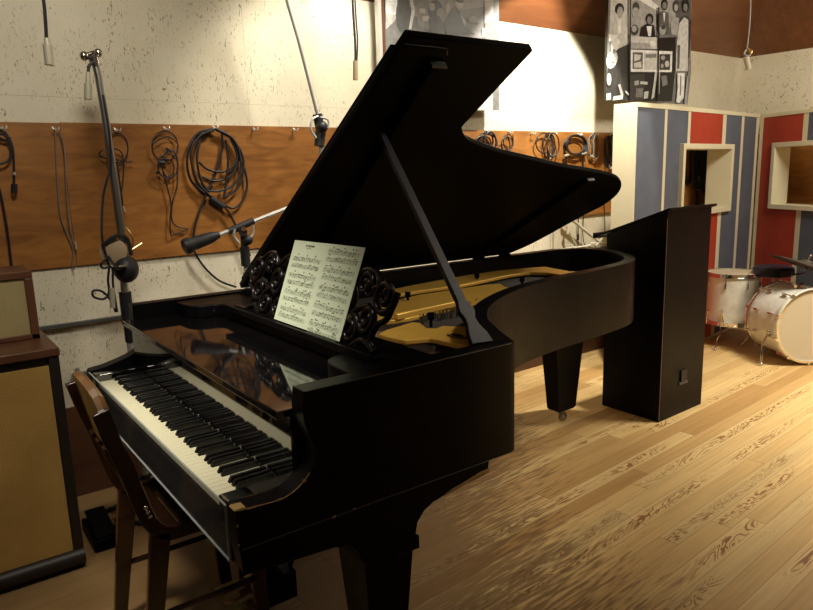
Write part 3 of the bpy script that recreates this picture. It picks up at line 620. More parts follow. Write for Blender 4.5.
poster('wide faded black and white photo poster on the wall behind the raised piano lid', [(384, -40), (498.6, -40), (499.2, 110), (389, 108)], .10, shp2)
# metal channel and wood strip at its left edge
b = MB(); 
for (u0, u1) in ((377.5, 381),):
    p = PW(u0, 0, .12); q = PW(u1, 0, .12); b.prism([V((p.x, p.y, 1.95)), V((q.x, q.y, 1.95)), V((q.x, q.y, 2.75)), V((p.x, p.y, 2.75))], WN*.03)
solo('metal_rail', b, 'nickel', 'narrow silver upright rail along the left edge of the wide poster', 'rail', (p.x, p.y, 1.95), smooth=False)
b = MB(); p = PW(381.4, 0, .11); q = PW(384.2, 0, .11); b.prism([V((p.x, p.y, 1.95)), V((q.x, q.y, 1.95)), V((q.x, q.y, 2.75)), V((p.x, p.y, 2.75))], WN*.02)
solo('wooden_strip', b, 'cabinet', 'dark brown wooden strip between the silver rail and the wide poster', 'strip', (p.x, p.y, 1.95), smooth=False)
# ------------------------------------------------------------------ wall hooks and cables
def hook(u, v, label, s=.7):
    c = PW(u, v, .016); b = MB(); 
    for sg in (-1, 1): b.tube([c+V((0, 0, .012)), c-WN*.02+V((0, 0, .004)), c-WN*.034+V((sg*.014*s, 0, .0)), c-WN*.03+V((sg*.02*s, 0, .012))], .0026, 6, 4)
    b.ball(c, .006)
    solo('cable_hook', b, 'nickel', label, 'hook', tuple(c), 'hooks along the plywood rail')
hook(54.5, 130, 'metal hook holding the thin doubled grey cord'); hook(116, 131, 'metal hook above the small coil behind the tall boom stand'); hook(164.5, 129.5, 'metal hook holding the small tied headphone lead')
hook(213, 128.5, 'metal hook holding the largest black cable coil'); hook(253, 130, 'empty metal hook, the one nearer the large cable coil'); hook(293, 130.5, 'empty metal hook beside the pole of the boom stand')
hook(531, 134, 'empty metal hook to the right of the raised lid notch'); hook(2, 129, 'metal hook at the left edge holding the plugged mains lead'); hook(485, 132, 'metal hook with the first cable bundle past the lid notch'); hook(508, 133, 'metal hook with the thin loop of cable')
hook(552, 134, 'metal hook with the tall bundled coil'); hook(577, 135, 'metal hook with the round coil and two pale tags'); hook(594, 135, 'metal hook with the flat grey coil'); hook(610, 135, 'metal hook with the coil touching the striped partition')
def cable(label, paths, mats='cable', r=.004, off=.03, plugs=(), group=None, tags=()):
    b = MB(); fc = None
    for k, path in enumerate(paths):
        pts = [PW(u, v, off+.006*((k*7) % 4)) for u, v in path]; fc = fc or pts[0]; b.tube(pts, r, 7, 5)
    c = solo('coiled_cable' if 'coil' in label or 'bundle' in label or 'loop' in label else 'hanging_cord', b, mats, label, 'cable', tuple(fc), group, ang=80)
    for (u0, v0, u1, v1, rr, m) in plugs:
        part('plug', MB().cyl(PW(u0, v0, off+.01), PW(u1, v1, off+.01), rr, seg=10), m, c)
    return c
def loop(cu, cv_, ru, rv, rot=0, n=12, a0=0, frac=1.0): return [(cu+ru*math.cos(a0+2*math.pi*frac*k/n)*math.cos(rot)-rv*math.sin(a0+2*math.pi*frac*k/n)*math.sin(rot), cv_+ru*math.cos(a0+2*math.pi*frac*k/n)*math.sin(rot)+rv*math.sin(a0+2*math.pi*frac*k/n)*math.cos(rot)) for k in range(n+1)]
cable('black mains lead with a round plug at the left edge', [[(-8, 131), (2, 131), (9, 138), (13, 150), (14, 168), (14, 186)], [(-6, 164), (4, 163), (10, 158), (11, 148), (6, 136), (-4, 133)], [(-5, 136), (6, 140), (10, 137)], [(-3, 180), (2, 200), (8, 235), (12, 269)]], r=.005, plugs=((14.2, 184, 14.3, 193, .012, 'cable'), (14.4, 172, 14.4, 175, .006, 'beige'), (13.6, 193, 13.4, 196, .003, 'brass')))
cable('thin grey doubled cord hanging straight down on the plywood', [[(55, 131), (55.5, 150), (57, 180), (60, 214), (66, 232), (73, 250), (72, 262), (74, 270)], [(60, 131), (64, 148), (66, 180), (68, 215), (72, 236), (75, 246)]], 'cablegrey', .003, plugs=((75, 242, 76, 249, .005, 'beige'),))
cable('small black coil hanging behind the tall boom pole', [loop(117, 148, 11, 15), loop(115, 158, 8, 9), [(103, 150), (99, 154), (104, 158), (112, 158)], [(117, 160), (119, 176), (121, 190), (123, 205)], [(124, 160), (123, 178), (121, 200), (124, 208)], [(112, 158), (128, 162), (132, 161)]], r=.003, plugs=((123, 206, 125, 212, .004, 'beige'),))
cable('small tied black lead with a headphone plug, left of the big coil', [loop(165, 146, 13, 15), loop(168, 166, 10, 12), loop(170, 164, 8, 14), loop(166, 168, 8, 9), [(163, 172), (168, 190), (171, 204), (170, 220), (171, 235), (176, 234), (188, 229), (178, 227), (172, 220), (172, 204), (177, 185), (177, 168)], [(153, 144), (162, 138), (170, 137), (178, 144)]], r=.0032, plugs=((166, 148, 172, 152, .006, 'cable'), (158, 162, 164, 163, .010, 'cable'), (157, 172, 158, 174, .008, 'cable')))
cable('largest coil of thick black cable on the plywood rail', [
    [(213, 129), (198, 133), (189, 148), (187, 166), (192, 182), (203, 192), (216, 200), (226, 207)], [(213, 130), (200, 136), (191, 150), (193, 170), (199, 184), (210, 196)],
    [(215, 129), (227, 134), (235, 148), (237, 160), (230, 169), (219, 172), (207, 169), (199, 162)], [(216, 130), (230, 137), (238, 152), (236, 168), (228, 178), (214, 181), (203, 177)], [(214, 130), (203, 135), (198, 148), (197, 162), (201, 180), (208, 192)],
    [(218, 130), (233, 139), (240, 156), (240, 174), (232, 186), (219, 191), (209, 191)], [(219, 131), (234, 141), (243, 158), (242, 178), (236, 190), (223, 198)], [(237, 156), (244, 168), (247, 184), (243, 200), (234, 208), (226, 206)],
    [(222, 133), (222, 148), (218, 166), (211, 184), (204, 200), (196, 222), (193, 238), (193, 247), (198, 258), (207, 270), (220, 281), (236, 287)], [(226, 140), (228, 160), (227, 176), (224, 196)], [(224, 206), (230, 214), (236, 226), (244, 240), (250, 256)]], r=.0058, plugs=((210, 198, 223, 207, .016, 'cable'),))
cable('bundle of black cable nearest the notch of the raised lid', [loop(486, 141, 7, 9), loop(490, 142, 6, 10), loop(483, 143, 8, 7), [(484, 133), (495, 137), (497, 146)]], r=.006, off=.04)
cable('thin dark loop of cable hanging between a bundle and an empty hook', [loop(508, 142, 4.5, 8), loop(507, 144, 5.5, 7), [(513, 135), (513, 146)]], r=.004)
cable('tall bundled black coil with a silver connector, third past the lid notch', [loop(549, 146, 6, 13), loop(553, 145, 6, 12), loop(544, 143, 8, 10), loop(550, 147, 3, 12)], r=.005, plugs=((550, 154, 550, 159, .008, 'beige'),))
cable('round black coil with two pale tags on its ends', [loop(575, 145, 10.5, 9), loop(575, 145, 9, 10), loop(577, 145, 10, 10), [(566, 155), (567, 170)], [(583, 154), (583, 170)]], r=.006, plugs=((564, 156, 568, 155, .010, 'beige'), (581, 154, 586, 153, .010, 'beige')))
cable('flat grey and black coil between the round coil and the end coil', [loop(594, 147, 5, 14), loop(596, 147, 3, 12), loop(591, 146, 3, 10)], 'cablegrey', r=.005, plugs=((590, 156, 593, 157, .010, 'beige'),))
cable('long coil hanging against the edge of the striped partition', [loop(610, 150, 4, 14), loop(612, 150, 3, 15), loop(608, 152, 3, 16)], r=.007, plugs=((611, 163, 611, 169, .009, 'beige'),))
cable('straight thin black cord hanging left under the rail behind the piano tail', [[(553, 218), (553, 230), (553, 250)]], r=.003)
cable('thin dark cord with a plug hanging under the rail above the piano tail', [[(579, 190), (578.5, 215), (578, 236), (578, 246)]], r=.004, plugs=((578, 234, 578, 240, .008, 'cable'),))
cable('curving thin cord hanging under the rail beside the lectern', [[(585, 190), (583, 225), (583, 236), (586, 246), (600, 248)]], r=.003)
cable('short thin cord hanging just left of the lectern lip', [[(603.5, 195), (604.5, 212), (605, 232)]], r=.003)
for lab, pth in (('dark cables hanging behind the partition window', [[(697, 134), (699, 160), (697, 185), (698, 205)], loop(697, 160, 5, 28), loop(700, 165, 4, 24)]), ('second dark cable bundle behind the partition window', [loop(688, 158, 4, 26), loop(704, 162, 3, 30)])):
    cable(lab, pth, r=.014, plugs=(((698, 176, 698, 190, .012, 'beige'),) if 'second' not in lab else ()))
# off-white folded rack under the rail
rk = MB(); RP = lambda u, v: PW(u, v, .06)
rk.tube([RP(565, 214), RP(600, 243)], .012, 8, 1).tube([RP(556, 250), RP(585, 246.5), RP(600, 243)], .009, 8, 1).tube([RP(566, 225), RP(577, 247)], .007, 8, 1).tube([RP(595, 246), RP(603, 238)], .012, 8, 1).tube([RP(590, 243.5), RP(610, 243)], .01, 8, 1)
rk.tube([RP(567.5, 222), RP(567.8, 234)], .010, 8, 1, m=0)
for s_ in (3.55, 4.05): rk.tube([wallp(s_, .9, .06), wallp(s_, 0, .06)], .01, 8, 1)
solo('folding_rack', rk, 'white', 'off-white folding tube rack leaning at the wall behind the piano tail', 'rack', tuple(wallp(3.8, 0, .06)))
# ------------------------------------------------------------------ hanging microphone leads
def hang(label, top, path, plug, r=.004, pm='beige', pr=.012):
    b = MB(); b.tube(path, r, 7, 5); c = solo('hanging_cable', b, 'cable', label, 'cable', tuple(path[-1]), 'leads hanging from the ceiling')
    part('connector', MB().lathe(plug[0], plug[1]-plug[0], [(pr*.6, 0), (pr*.7, .02), (pr, .022), (pr, (plug[1]-plug[0]).length)], 14), pm, c, 'pale metal connector'); return c
y_ = 1.4
hang('black lead hanging from the ceiling at top left with a pale connector', 0, [V((PY(40, -20, y_).x, y_, 2.93)), PY(41, -20, y_), PY(45, 15, y_), PY(46.5, 40, y_)], (PY(46.5, 38, y_), PY(49.5, 65, y_)), r=.006, pr=.015)
hb = MB(); y_ = 1.7; hb.tube([V((PY(352, -10, y_).x, y_, 2.93)), PY(352.5, 0, y_), PY(355, 40, y_), PY(355.5, 66, y_)], .006, 7, 4); hb.tube([V((PY(352, -10, y_).x+.02, y_, 2.93)), PY(355, 0, y_), PY(357.5, 40, y_), PY(356.5, 66, y_)], .004, 7, 4)
hc = solo('hanging_cable', hb, 'cable', 'doubled dark lead hanging left of the wide poster', 'cable', tuple(PY(355, 66, y_)), 'leads hanging from the ceiling')
part('connector', MB().cyl(PY(355.5, 61, y_), PY(355.5, 80, y_), .013, seg=10), 'tan', hc, 'brown taped end')
y_ = 1.2; hb = MB(); hb.tube([PY(750.5, -40, y_), PY(750.5, 0, y_), PY(749.5, 25, y_), PY(747, 48, y_)], .005, 7, 4); hb.tube([PY(747, 48, y_), PY(751, 51, y_), PY(749, 56, y_), PY(744, 54, y_), PY(746, 50, y_)], .006, 7, 4); 
hc = solo('hanging_cable', hb, 'cablegrey', 'pale lead hanging at top right over the striped partitions', 'cable', tuple(PY(747, 50, y_)), 'leads hanging from the ceiling')
part('connector', MB().cyl(PY(746, 57, y_), PY(748.5, 69, y_), .018, seg=10), 'beige', hc)
part('tape', MB().tube([PY(747, 49, y_), PY(751, 51, y_), PY(750, 54, y_)], .010, 8, 3), 'brass', hc)
# ------------------------------------------------------------------ boom stands
def base(x, y, parent, zt=.9, tripod=True):
    b = MB()
    for k in range(3):
        an = math.radians(90+120*k); b.tube([V((x, y, .07)), V((x+.16*math.cos(an), y+.16*math.sin(an), .022))], .014, 8, 1).ball((x+.17*math.cos(an), y+.17*math.sin(an), .018), .018)
    b.cyl((x, y, .05), (x, y, .16), .024); part('base', b, 'rubber', parent)
# A: tall boom pole at left
ax, ay = .235, 1.75
A_ = empty('boom_stand', 'dark boom stand with a tall pole and round black counterweight at the keyboard end', 'microphone stand', (ax, ay, 0), 'microphone boom stands')
part('pole', MB().cyl((ax, ay, .1), (ax, ay, 1.10), .017), 'nickel', A_); base(ax, ay, A_)
b = MB().cyl((ax, ay, .86), (ax, ay, 1.0), .026).cyl((ax, ay, .78), (ax, ay, .86), .021); part('pole_collar', b, 'rubber', A_)
t0, t1 = PY(93.5, 62, ay), PY(123, 245, ay)
part('boom_arm', MB().tube([t1, PY(110, 150, ay), PY(98, 75, ay), t0], .018, 12, 2, r2=.013), 'steel', A_, 'dark steel boom tube')
part('boom_arm_top', MB().cyl(PY(95, 66, ay), PY(94, 58, ay), .022).cyl(PY(98, 52, ay), PY(84, 56, ay), .011).ball(PY(98, 53, ay), .018).ball(PY(84, 56, ay), .019).cyl(PY(94.5, 64, ay), PY(94, 52, ay), .016), 'chrome', A_, 'chrome swivel joint')
part('counterweight', MB().ball(PY(126, 269, ay-.04), .052, (1, 1.1, 1.15), seg=20), 'rubber', A_, 'round black counterweight')
cl = MB(); c_ = PY(116, 252, ay-.03); cl.lathe(c_+V((0, .015, 0)), V((-.5, -1, .1)), [(.03, 0), (.055, .01), (.055, .03), (.03, .04)], 20); part('clutch', cl, 'tan', A_, 'brass coloured friction disc')
cl = MB(); cl.tube([c_+V((-.05, 0, .03)), c_+V((-.0, -.03, .07)), c_+V((.05, 0, .05)), c_+V((.06, .0, -.02))], .009, 8, 4).tube([PY(108, 256, ay-.08), PY(118, 270, ay-.08)], .006, 8, 1).tube([PY(119, 267, ay-.1), PY(126, 266, ay-.1)], .005, 8, 1); part('clutch_bracket', cl, 'rubber', A_)
part('clamp_handle', MB().tube([PY(108, 256, ay-.085), PY(118, 270, ay-.085)], .006, 8, 1).tube([PY(119, 267, ay-.11), PY(126, 266, ay-.11)], .006, 8, 1), 'chrome', A_)
ww = MB().tube([PY(121, 225, ay), PY(128, 230, ay), PY(133, 240, ay), PY(131, 252, ay)], .003, 6, 4).tube([PY(131, 250, ay), PY(142, 243, ay)], .003, 6, 2); part('wire_clip', ww, 'brass', A_)
cb = MB().tube([PY(94, 62, ay-.04), PY(89, 66, ay-.04), PY(88, 76, ay-.04)], .006, 7, 4).tube([PY(103, 95, ay-.02), PY(109, 130, ay-.03), PY(111, 165, ay-.03), PY(107, 180, ay-.03), PY(103, 200, ay-.03), (PY(102, 235, ay-.05)), PY(106, 255, ay-.05), PY(109, 266, ay-.06), PY(108, 280, ay-.06), PY(109, 292, ay-.06), PY(104, 299, ay-.06), PY(94, 297, ay-.06), PY(93, 291, ay-.06), PY(101, 291, ay-.06), PY(109, 298, ay-.06), PY(116, 312, ay-.06)], .005, 7, 5)
cb.tube([PY(107, 258, ay-.06), PY(101, 264, ay-.06), PY(103, 268, ay-.06), PY(112, 268, ay-.06), PY(113, 285, ay-.06), PY(117, 312, ay-.06)], .005, 7, 5)
c2 = solo('microphone_cable', cb, 'cable', 'black microphone lead looping down the tall left boom pole', 'cable', tuple(PY(88, 80, ay-.04)), ang=80)
part('connector', MB().lathe(PY(88, 72, ay-.04), PY(88, 93, ay-.04)-PY(88, 72, ay-.04), [(.008, 0), (.010, .04), (.015, .045), (.015, .105)], 14), 'beige', c2, 'pale connector near the boom top')
part('connector', MB().cyl(PY(112, 288, ay-.07), PY(112.5, 308, ay-.07), .011, seg=12), 'beige', c2, 'pale connector near the pole collar')
# B: middle boom, rises behind the lid
bx, by = 1.265, 1.8
B2 = empty('boom_stand', 'silver boom stand rising behind the raised lid', 'microphone stand', (bx, by, 0), 'microphone boom stands')
part('pole', MB().cyl((bx, by, .1), (bx, by, 1.70), .014), 'nickel', B2); base(bx, by, B2)
part('boom_arm', MB().tube([PY(319, 120, by), PY(300, 45, by), PY(282, -18, by)], .010, 10, 1), 'nickel', B2)
b = MB().cyl(PY(317, 114, by), PY(321, 132, by), .024).ball(PY(322, 127, by-.02), .03).cyl(PY(321, 130, by), PY(319, 146, by), .026); part('clutch', b, 'rubber', B2)
part('clutch_bracket', MB().tube([PY(318, 116, by-.02), PY(312, 120, by-.02), PY(311, 130, by-.02), PY(316, 138, by-.02)], .006, 8, 4).tube([PY(320, 117, by-.04), PY(328, 120, by-.04), PY(328, 128, by-.04)], .005, 8, 4), 'nickel', B2)
# C: low boom with counterweight
cx_, cy_ = .782, 1.72
C2 = empty('boom_stand', 'low boom stand with a black barrel counterweight pointing left', 'microphone stand', (cx_, cy_, 0), 'microphone boom stands')
part('pole', MB().cyl((cx_, cy_, .1), (cx_, cy_, 1.11), .012), 'nickel', C2); base(cx_, cy_, C2)
part('boom_arm', MB().tube([PY(205, 240, cy_), PY(285, 209, cy_), PY(330, 191, cy_)], .0095, 10, 1), 'nickel', C2)
part('boom_sleeve', MB().cyl(PY(229, 231.5, cy_), PY(253, 221, cy_), .017), 'rubber', C2)
part('counterweight', MB().lathe(PY(184, 247, cy_), PY(218, 235, cy_)-PY(184, 247, cy_), [(.02, -.004), (.034, .0), (.037, .012), (.036, .03), (.03, .04), (.031, .06), (.026, .13), (.019, .155), (.016, .17)], 24), 'rubber', C2, 'black rubber counterweight')
b = MB().cyl((cx_, cy_, 1.06), (cx_, cy_, 1.15), .022).ball(PY(248, 240, cy_-.02), .024).cyl(PY(243, 232, cy_-.03), PY(243, 232, cy_+.03), .02).cyl((cx_, cy_, 1.13), (cx_, cy_, 1.2), .016); part('clutch', b, 'rubber', C2)
b = MB().tube([PY(235, 229, cy_-.03), PY(234, 236, cy_-.03), PY(239, 243, cy_-.03)], .006, 8, 4); part('clutch_bracket', b, 'nickel', C2)
b = MB().tube([PY(253, 225, cy_-.03), PY(253, 234, cy_-.03), PY(248, 240, cy_-.03)], .006, 8, 4); part('clutch_bracket', b, 'nickel', C2)
part('clutch_washer', MB().cyl(PY(243.5, 229, cy_-.04), PY(243.5, 229, cy_-.02), .011), 'copper', C2, 'copper washer')
b = MB().cyl((cx_, cy_, 1.0), (cx_, cy_, 1.03), .017); part('pole_collar', b, 'beige', C2)
# ------------------------------------------------------------------ loudspeaker cabinets at left
E1 = empty('speaker_cabinet', 'large floor speaker cabinet with a gold cloth front at the left edge', 'speaker', (-.5, 1.55, 0))
xr, yf, zt_ = -.10, 1.41, .875
b = MB().box(-.95, xr, yf+.012, 1.83, .02, zt_-.02); part('cabinet_body', b, 'darkwood', E1)
part('top_panel', MB().prism([(-.96, yf-.012, zt_-.026), (xr+.004, yf-.012, zt_-.026), (xr-.0, 1.86, zt_-.026), (-.96, 1.86, zt_-.026)], (0, 0, .03)), 'cabinet', E1, bevel=.003)
part('side_frame', MB().box(xr-.035, xr, yf-.006, yf+.03, .02, zt_-.026), 'darkwood', E1, bevel=.003)
part('bottom_rail', MB().cyl((-.95, yf-.0, .045), (xr, yf, .045), .032, seg=18).box(-.95, xr, yf, yf+.04, .0, .075), 'darkwood', E1)
part('top_frame_strip', MB().box(-.93, xr-.035, yf+.006, yf+.03, zt_-.06, zt_-.026), 'darkwood', E1)  # dark strip of the front frame above the grille
part('grille_cloth', MB().box(-.93, xr-.037, yf, yf+.02, .075, zt_-.06), 'cloth', E1, smooth=False)
yu = 1.62; A1, A2 = PY(28, 271, yu), PY(40, 333, yu)
E2 = empty('speaker_cabinet', 'smaller speaker cabinet with straw coloured cloth on top of the large one', 'speaker', (-.5, yu+.1, zt_+.005))
zu = A1.z; xu = A2.x; z_ = zt_+.005
part('cabinet_body', MB().box(-.85, xu-.004, yu+.012, yu+.24, z_, zu-.01), 'cabinet', E2)
f = MB().box(-.85, xu, yu, yu+.25, zu-.028, zu).box(-.85, xu, yu, yu+.03, z_, z_+.02).box(xu-.03, xu, yu, yu+.03, z_, zu-.028); part('front_frame', f, 'cabinet', E2, bevel=.003)
part('grille_cloth', MB().box(-.84, xu-.03, yu+.008, yu+.02, z_+.02, zu-.028), 'cloth2', E2, smooth=False)
# ------------------------------------------------------------------ chair
CH = empty('wooden_chair', 'brown varnished bentwood chair facing the piano keys', 'chair', (.03, .8, 0))
def hoopside(y, sg):
    return [V((-.165+.0*abs(0), y, .93)), V((-.15, y, .85)), V((-.11, y, .74)), V((-.075, y, .62)), V((-.045, y, .52)), V((.0, y, .462)), V((.09, y, .452)), V((.2, y, .452)), V((.30, y, .452))]
b = MB(); yA, yB = .60, .96
for y in (yA, yB):
    pts = smooth_path([V((-.135, y+(.02 if y == yA else -.02), .86)), V((-.115, y+.005*(1 if y == yA else -1), .78)), V((-.085, y, .68)), V((-.06, y, .58)), V((-.035, y, .50)), V((.005, y, .456)), V((.08, y, .45)), V((.30, y, .45))], 5)
    o = MB(); up_, dn_ = [], []
    for i, p_ in enumerate(pts):
        t_ = (pts[min(i+1, len(pts)-1)]-pts[max(i-1, 0)]).normalized(); n_ = V((-t_.z, 0, t_.x)).normalized()
        up_.append(V((p_.x, y, p_.z))+n_*.022); dn_.append(V((p_.x, y, p_.z))-n_*.022)
    o.prism([q_-V((0, .012, 0)) for q_ in up_+dn_[::-1]], (0, .024, 0))
    part('side_frame', o, 'chair', CH, bevel=.003)
    for q in ((-.05, .545), (-.043, .525), (-.035, .505), (.10, .45), (.12, .45)):
        pass
crest = MB(); n = 12; pr = []
for i in range(n+1):
    t = i/n; y = yA+.02+(yB-yA-.04)*t; bow = math.sin(math.pi*t); pr.append((y, bow))
for i in range(n):
    (ya, ba), (yb_, bb_) = pr[i], pr[i+1]
    def sec(y, bw): 
        x = -.122-.022*bw; z1_ = .862+.07*bw**.6; z0_ = .70+.03*bw
        return [V((x-.012, y, z1_-.008)), V((x+.002, y, z1_)), V((x+.016, y, z1_-.008)), V((x+.050, y, z0_)), V((x+.028, y, z0_))]
    s1_, s2_ = sec(ya, ba), sec(yb_, bb_); k = len(s1_)
    crest.add(s1_+s2_, [(j, (j+1) % k, (j+1) % k+k, j+k) for j in range(k)]+([tuple(range(k))] if i == 0 else [])+([tuple(range(k, 2*k))] if i == n-1 else []))
part('crest_rail', crest, 'chairtop', CH, 'lighter rubbed crest rail')
for y in (.70, .78, .86): part('back_slat', MB().bar((-.115, y, .72), (-.02, y, .465), .018, .006, (1, 0, 0)), 'chair', CH)
for k in range(5):
    x = .0+.06*k; part('seat_slat', MB().bar((x+.025, yA+.013, .452), (x+.025, yB-.013, .452), .025, .008, (0, 0, 1)), 'chair', CH, bevel=.003)
fe = MB()
for (x, z, s_) in ((-.048, .555, 0), (-.043, .540, 0), (-.038, .525, 0), (.12, .452, 1), (.14, .452, 1)): fe.ball((x, yA-.013, z), 1, (.006, .003, .006), seg=10)
part('screws', fe, 'chrome', CH, 'shiny screw heads on the near side frame')
for x, y, dx in ((-.012, yA, -.07), (-.012, yB, -.07), (.26, yA+.01, .03), (.26, yB-.01, .03)):
    part('leg', MB().bar((x, y, .462), (x+dx, y, 0), .012, .030, (1, 0, 0), w2=.012, h2=.020), 'chair', CH, bevel=.003)
for y in (yA, yB): part('stretcher', MB().tube([(-.07, y, .2), (.27, y, .2)], .01, 8, 1), 'chair', CH)
part('stretcher', MB().tube([(.28, yA, .22), (.28, yB, .22)], .01, 8, 1), 'chair', CH)
# clutter on the floor behind the chair
b = MB(); b.tube([PZ(90, 517, .01), PZ(100, 513, .01), PZ(118, 505, .01), PZ(135, 490, .01)], .010, 7, 5).tube([PZ(92, 528, .01), PZ(106, 530, .01), PZ(125, 522, .01), PZ(150, 524, .01)], .010, 7, 5)
solo('floor_cable', b, 'cable', 'thick dark cable lying on the floor between speaker and chair', 'cable', tuple(PZ(90, 517, .0)), ang=80)
q = PZ(112, 545, 0); b = MB().box(q.x-.07, q.x+.03, q.y-.03, q.y+.22, .0, .05).prism([(q.x-.06, q.y-.02, .05), (q.x+.02, q.y-.02, .05), (q.x+.02, q.y+.18, .09), (q.x-.06, q.y+.18, .09)], (0, 0, .012))
solo('floor_pedal', b, 'matte', 'small black pedal box on the floor beside the large speaker', 'pedal', tuple(q), bevel=.008)
b = MB(); c0_ = wallp(.04, .50, .03); b.prism([c0_, c0_+WT*.09, c0_+WT*.09+V((0, 0, .10)), c0_+V((0, 0, .10))], WN*.028); b.cyl(c0_+WT*.02+V((0, 0, .1)), c0_+WT*.02+V((0, 0, .125)), .01)
solo('wall_box', b, 'grey', 'small grey electrical box low on the wall behind the chair', 'electrical box', tuple(c0_), bevel=.003)
# ------------------------------------------------------------------ drums
def lug(b, p, out, up, L=.03):
    b.obox(p+out*.008, out.cross(up).normalized()*.006, up*L/2, out*.008)
FT = empty('floor_tom', 'white pearl floor tom drum standing on chrome legs behind the lectern', 'drum', (4.9, 1.56, 0))
tc_ = V((4.9, 1.56, 0)); r_, z0_, z1_ = .195, .18, .60
part('shell', MB().lathe(tc_+V((0, 0, z0_+.01)), (0, 0, 1), [(r_, 0), (r_, z1_-z0_-.02)], 40), 'pearl', FT)
for z in (z0_, z1_-.03): part('hoop', MB().lathe(tc_+V((0, 0, z)), (0, 0, 1), [(r_, 0), (r_+.012, .0), (r_+.012, .006), (r_+.007, .008), (r_+.007, .024), (r_+.012, .026), (r_+.012, .032), (r_, .032)], 40, ring=True), 'chrome', FT)
part('drum_head', MB().lathe(tc_+V((0, 0, z1_-.012)), (0, 0, 1), [(.001, 0), (r_, 0), (r_, .004), (.001, .004)], 40), 'head', FT)
for k in range(8):
    an = k*math.pi/4+.25; o_ = V((math.cos(an), math.sin(an), 0))
    for z, za, zb2 in ((z0_+.08, z0_, z0_+.07), (z1_-.09, z1_-.08, z1_+.008)):
        b = MB(); lug(b, tc_+o_*r_+V((0, 0, z)), o_, V((0, 0, 1)), .045)
        b.cyl(tc_+o_*(r_+.014)+V((0, 0, za)), tc_+o_*(r_+.014)+V((0, 0, zb2)), .0035, seg=8); part('lug', b, 'chrome', FT)
for an in (3.3, 4.9, 1.0):
    o_ = V((math.cos(an), math.sin(an), 0)); a_ = tc_+o_*(r_+.015)
    b = MB().tube([a_+V((0, 0, .32)), a_+V((0, 0, .12)), a_+o_*.05+V((0, 0, .09)), a_+o_*.09+V((0, 0, .012))], .006, 8, 3).ball(a_+o_*.09+V((0, 0, .013)), .012); part('leg', b, 'chrome', FT)
BD = empty('bass_drum', 'white pearl bass drum on its side with a tan head, at the right edge', 'drum', (4.8, 1.0, 0))
bc = V((4.7, .85, .292)); ad_ = V((.5, .866, 0)).normalized(); br_ = .262; dp = .37
part('shell', MB().lathe(bc, ad_, [(br_, .03), (br_, dp-.03)], 56), 'pearl', BD)
for h0 in (-.005, dp-.035): part('hoop', MB().lathe(bc+ad_*h0, ad_, [(br_-.006, 0), (br_+.014, 0), (br_+.016, .004), (br_+.016, .036), (br_+.014, .04), (br_-.004, .04)], 56, ring=True), 'pearl' if h0 < 0 else 'chrome', BD)
part('rim', MB().lathe(bc-ad_*.008, ad_, [(br_-.004, 0), (br_+.012, 0), (br_+.012, .006), (br_-.004, .006)], 56, ring=True), 'chrome', BD)
part('drum_head', MB().lathe(bc+ad_*.0, ad_, [(.001, -.002), (br_-.003, 0), (br_-.003, .01), (.001, .01)], 56), 'head', BD)
for k in range(10):
    an = k*math.pi/5+.3; sx = ad_.cross(V((0, 0, 1))).normalized(); o_ = sx*math.cos(an)+V((0, 0, 1))*math.sin(an)
    for h, h0, h1, hc_ in ((.10, -.01, .09, 0), (dp-.10, dp-.09, dp+.01, dp)):
        b = MB(); b.obox(bc+ad_*h+o_*(br_+.010), ad_*.024, o_*.012, ad_.cross(o_)*.007)
        b.cyl(bc+ad_*h0+o_*(br_+.02), bc+ad_*h1+o_*(br_+.02), .0038, seg=8); b.obox(bc+ad_*hc_+o_*(br_+.014), ad_*.011, o_*.012, ad_.cross(o_)*.010)
        part('lug', b, 'chrome', BD)
for sg in (1, -1):
    sx = ad_.cross(V((0, 0, 1))).normalized()*sg; a_ = bc+ad_*.1-sx*(br_+.004)*.98+V((0, 0, -.05))
    b = MB().tube([a_, a_-sx*.06+V((0, 0, -.10))-ad_*.03, a_-sx*.075+V((0, 0, .015-a_.z))-ad_*.05], .008, 8, 2).ball(a_, .016).ball(a_-sx*.075+V((0, 0, .015-a_.z))-ad_*.05, .014); part('spur', b, 'chrome', BD)
b = MB(); top = bc+ad_*.17+V((0, 0, br_)); b.obox(top+V((0, 0, .012)), ad_*.05, V((.03, 0, 0)), V((0, 0, .012))); b.cyl(top+V((-.05, 0, .01)), top+V((.05, 0, .02)), .012); part('tom_mount', b, 'chrome', BD)
TS = V((5.06, 1.32, 0)); DT = empty('drum_throne', 'round stool with a dark blue padded seat behind the bass drum', 'stool', tuple(TS))
part('seat', MB().lathe(TS+V((0, 0, .575)), (0, 0, 1), [(.13, 0), (.148, .008), (.152, .03), (.149, .06), (.135, .075), (.001, .082)], 32), 'vinyl', DT)
part('post', MB().cyl(TS+V((0, 0, .12)), TS+V((0, 0, .56)), .014), 'chrome', DT)
for k in range(3):
    an = 2*math.pi*k/3+.5; o_ = V((math.cos(an), math.sin(an), 0)); part('leg', MB().tube([TS+V((0, 0, .32)), TS+o_*.22+V((0, 0, .01))], .009, 8, 1).ball(TS+o_*.22+V((0, 0, .014)), .014), 'chrome', DT)
CS = V((5.02, .98, 0)); cc = PL(806, 266, (4.9, 1.0, .6), (0, 1, 0))
CY = empty('cymbal', 'tilted dark bronze cymbal on a stand over the bass drum', 'cymbal', (cc.x, cc.y, 0))
cn = V((.30, -.22, .95)).normalized()
prc = [(.26, -.006), (.26, -.004), (.15, .012), (.06, .022), (.05, .026), (.035, .042), (.001, .048), (.001, .044), (.034, .038), (.055, .019), (.15, .009)]
part('cymbal_disc', MB().lathe(cc, cn, prc, 48), 'cym', CY)
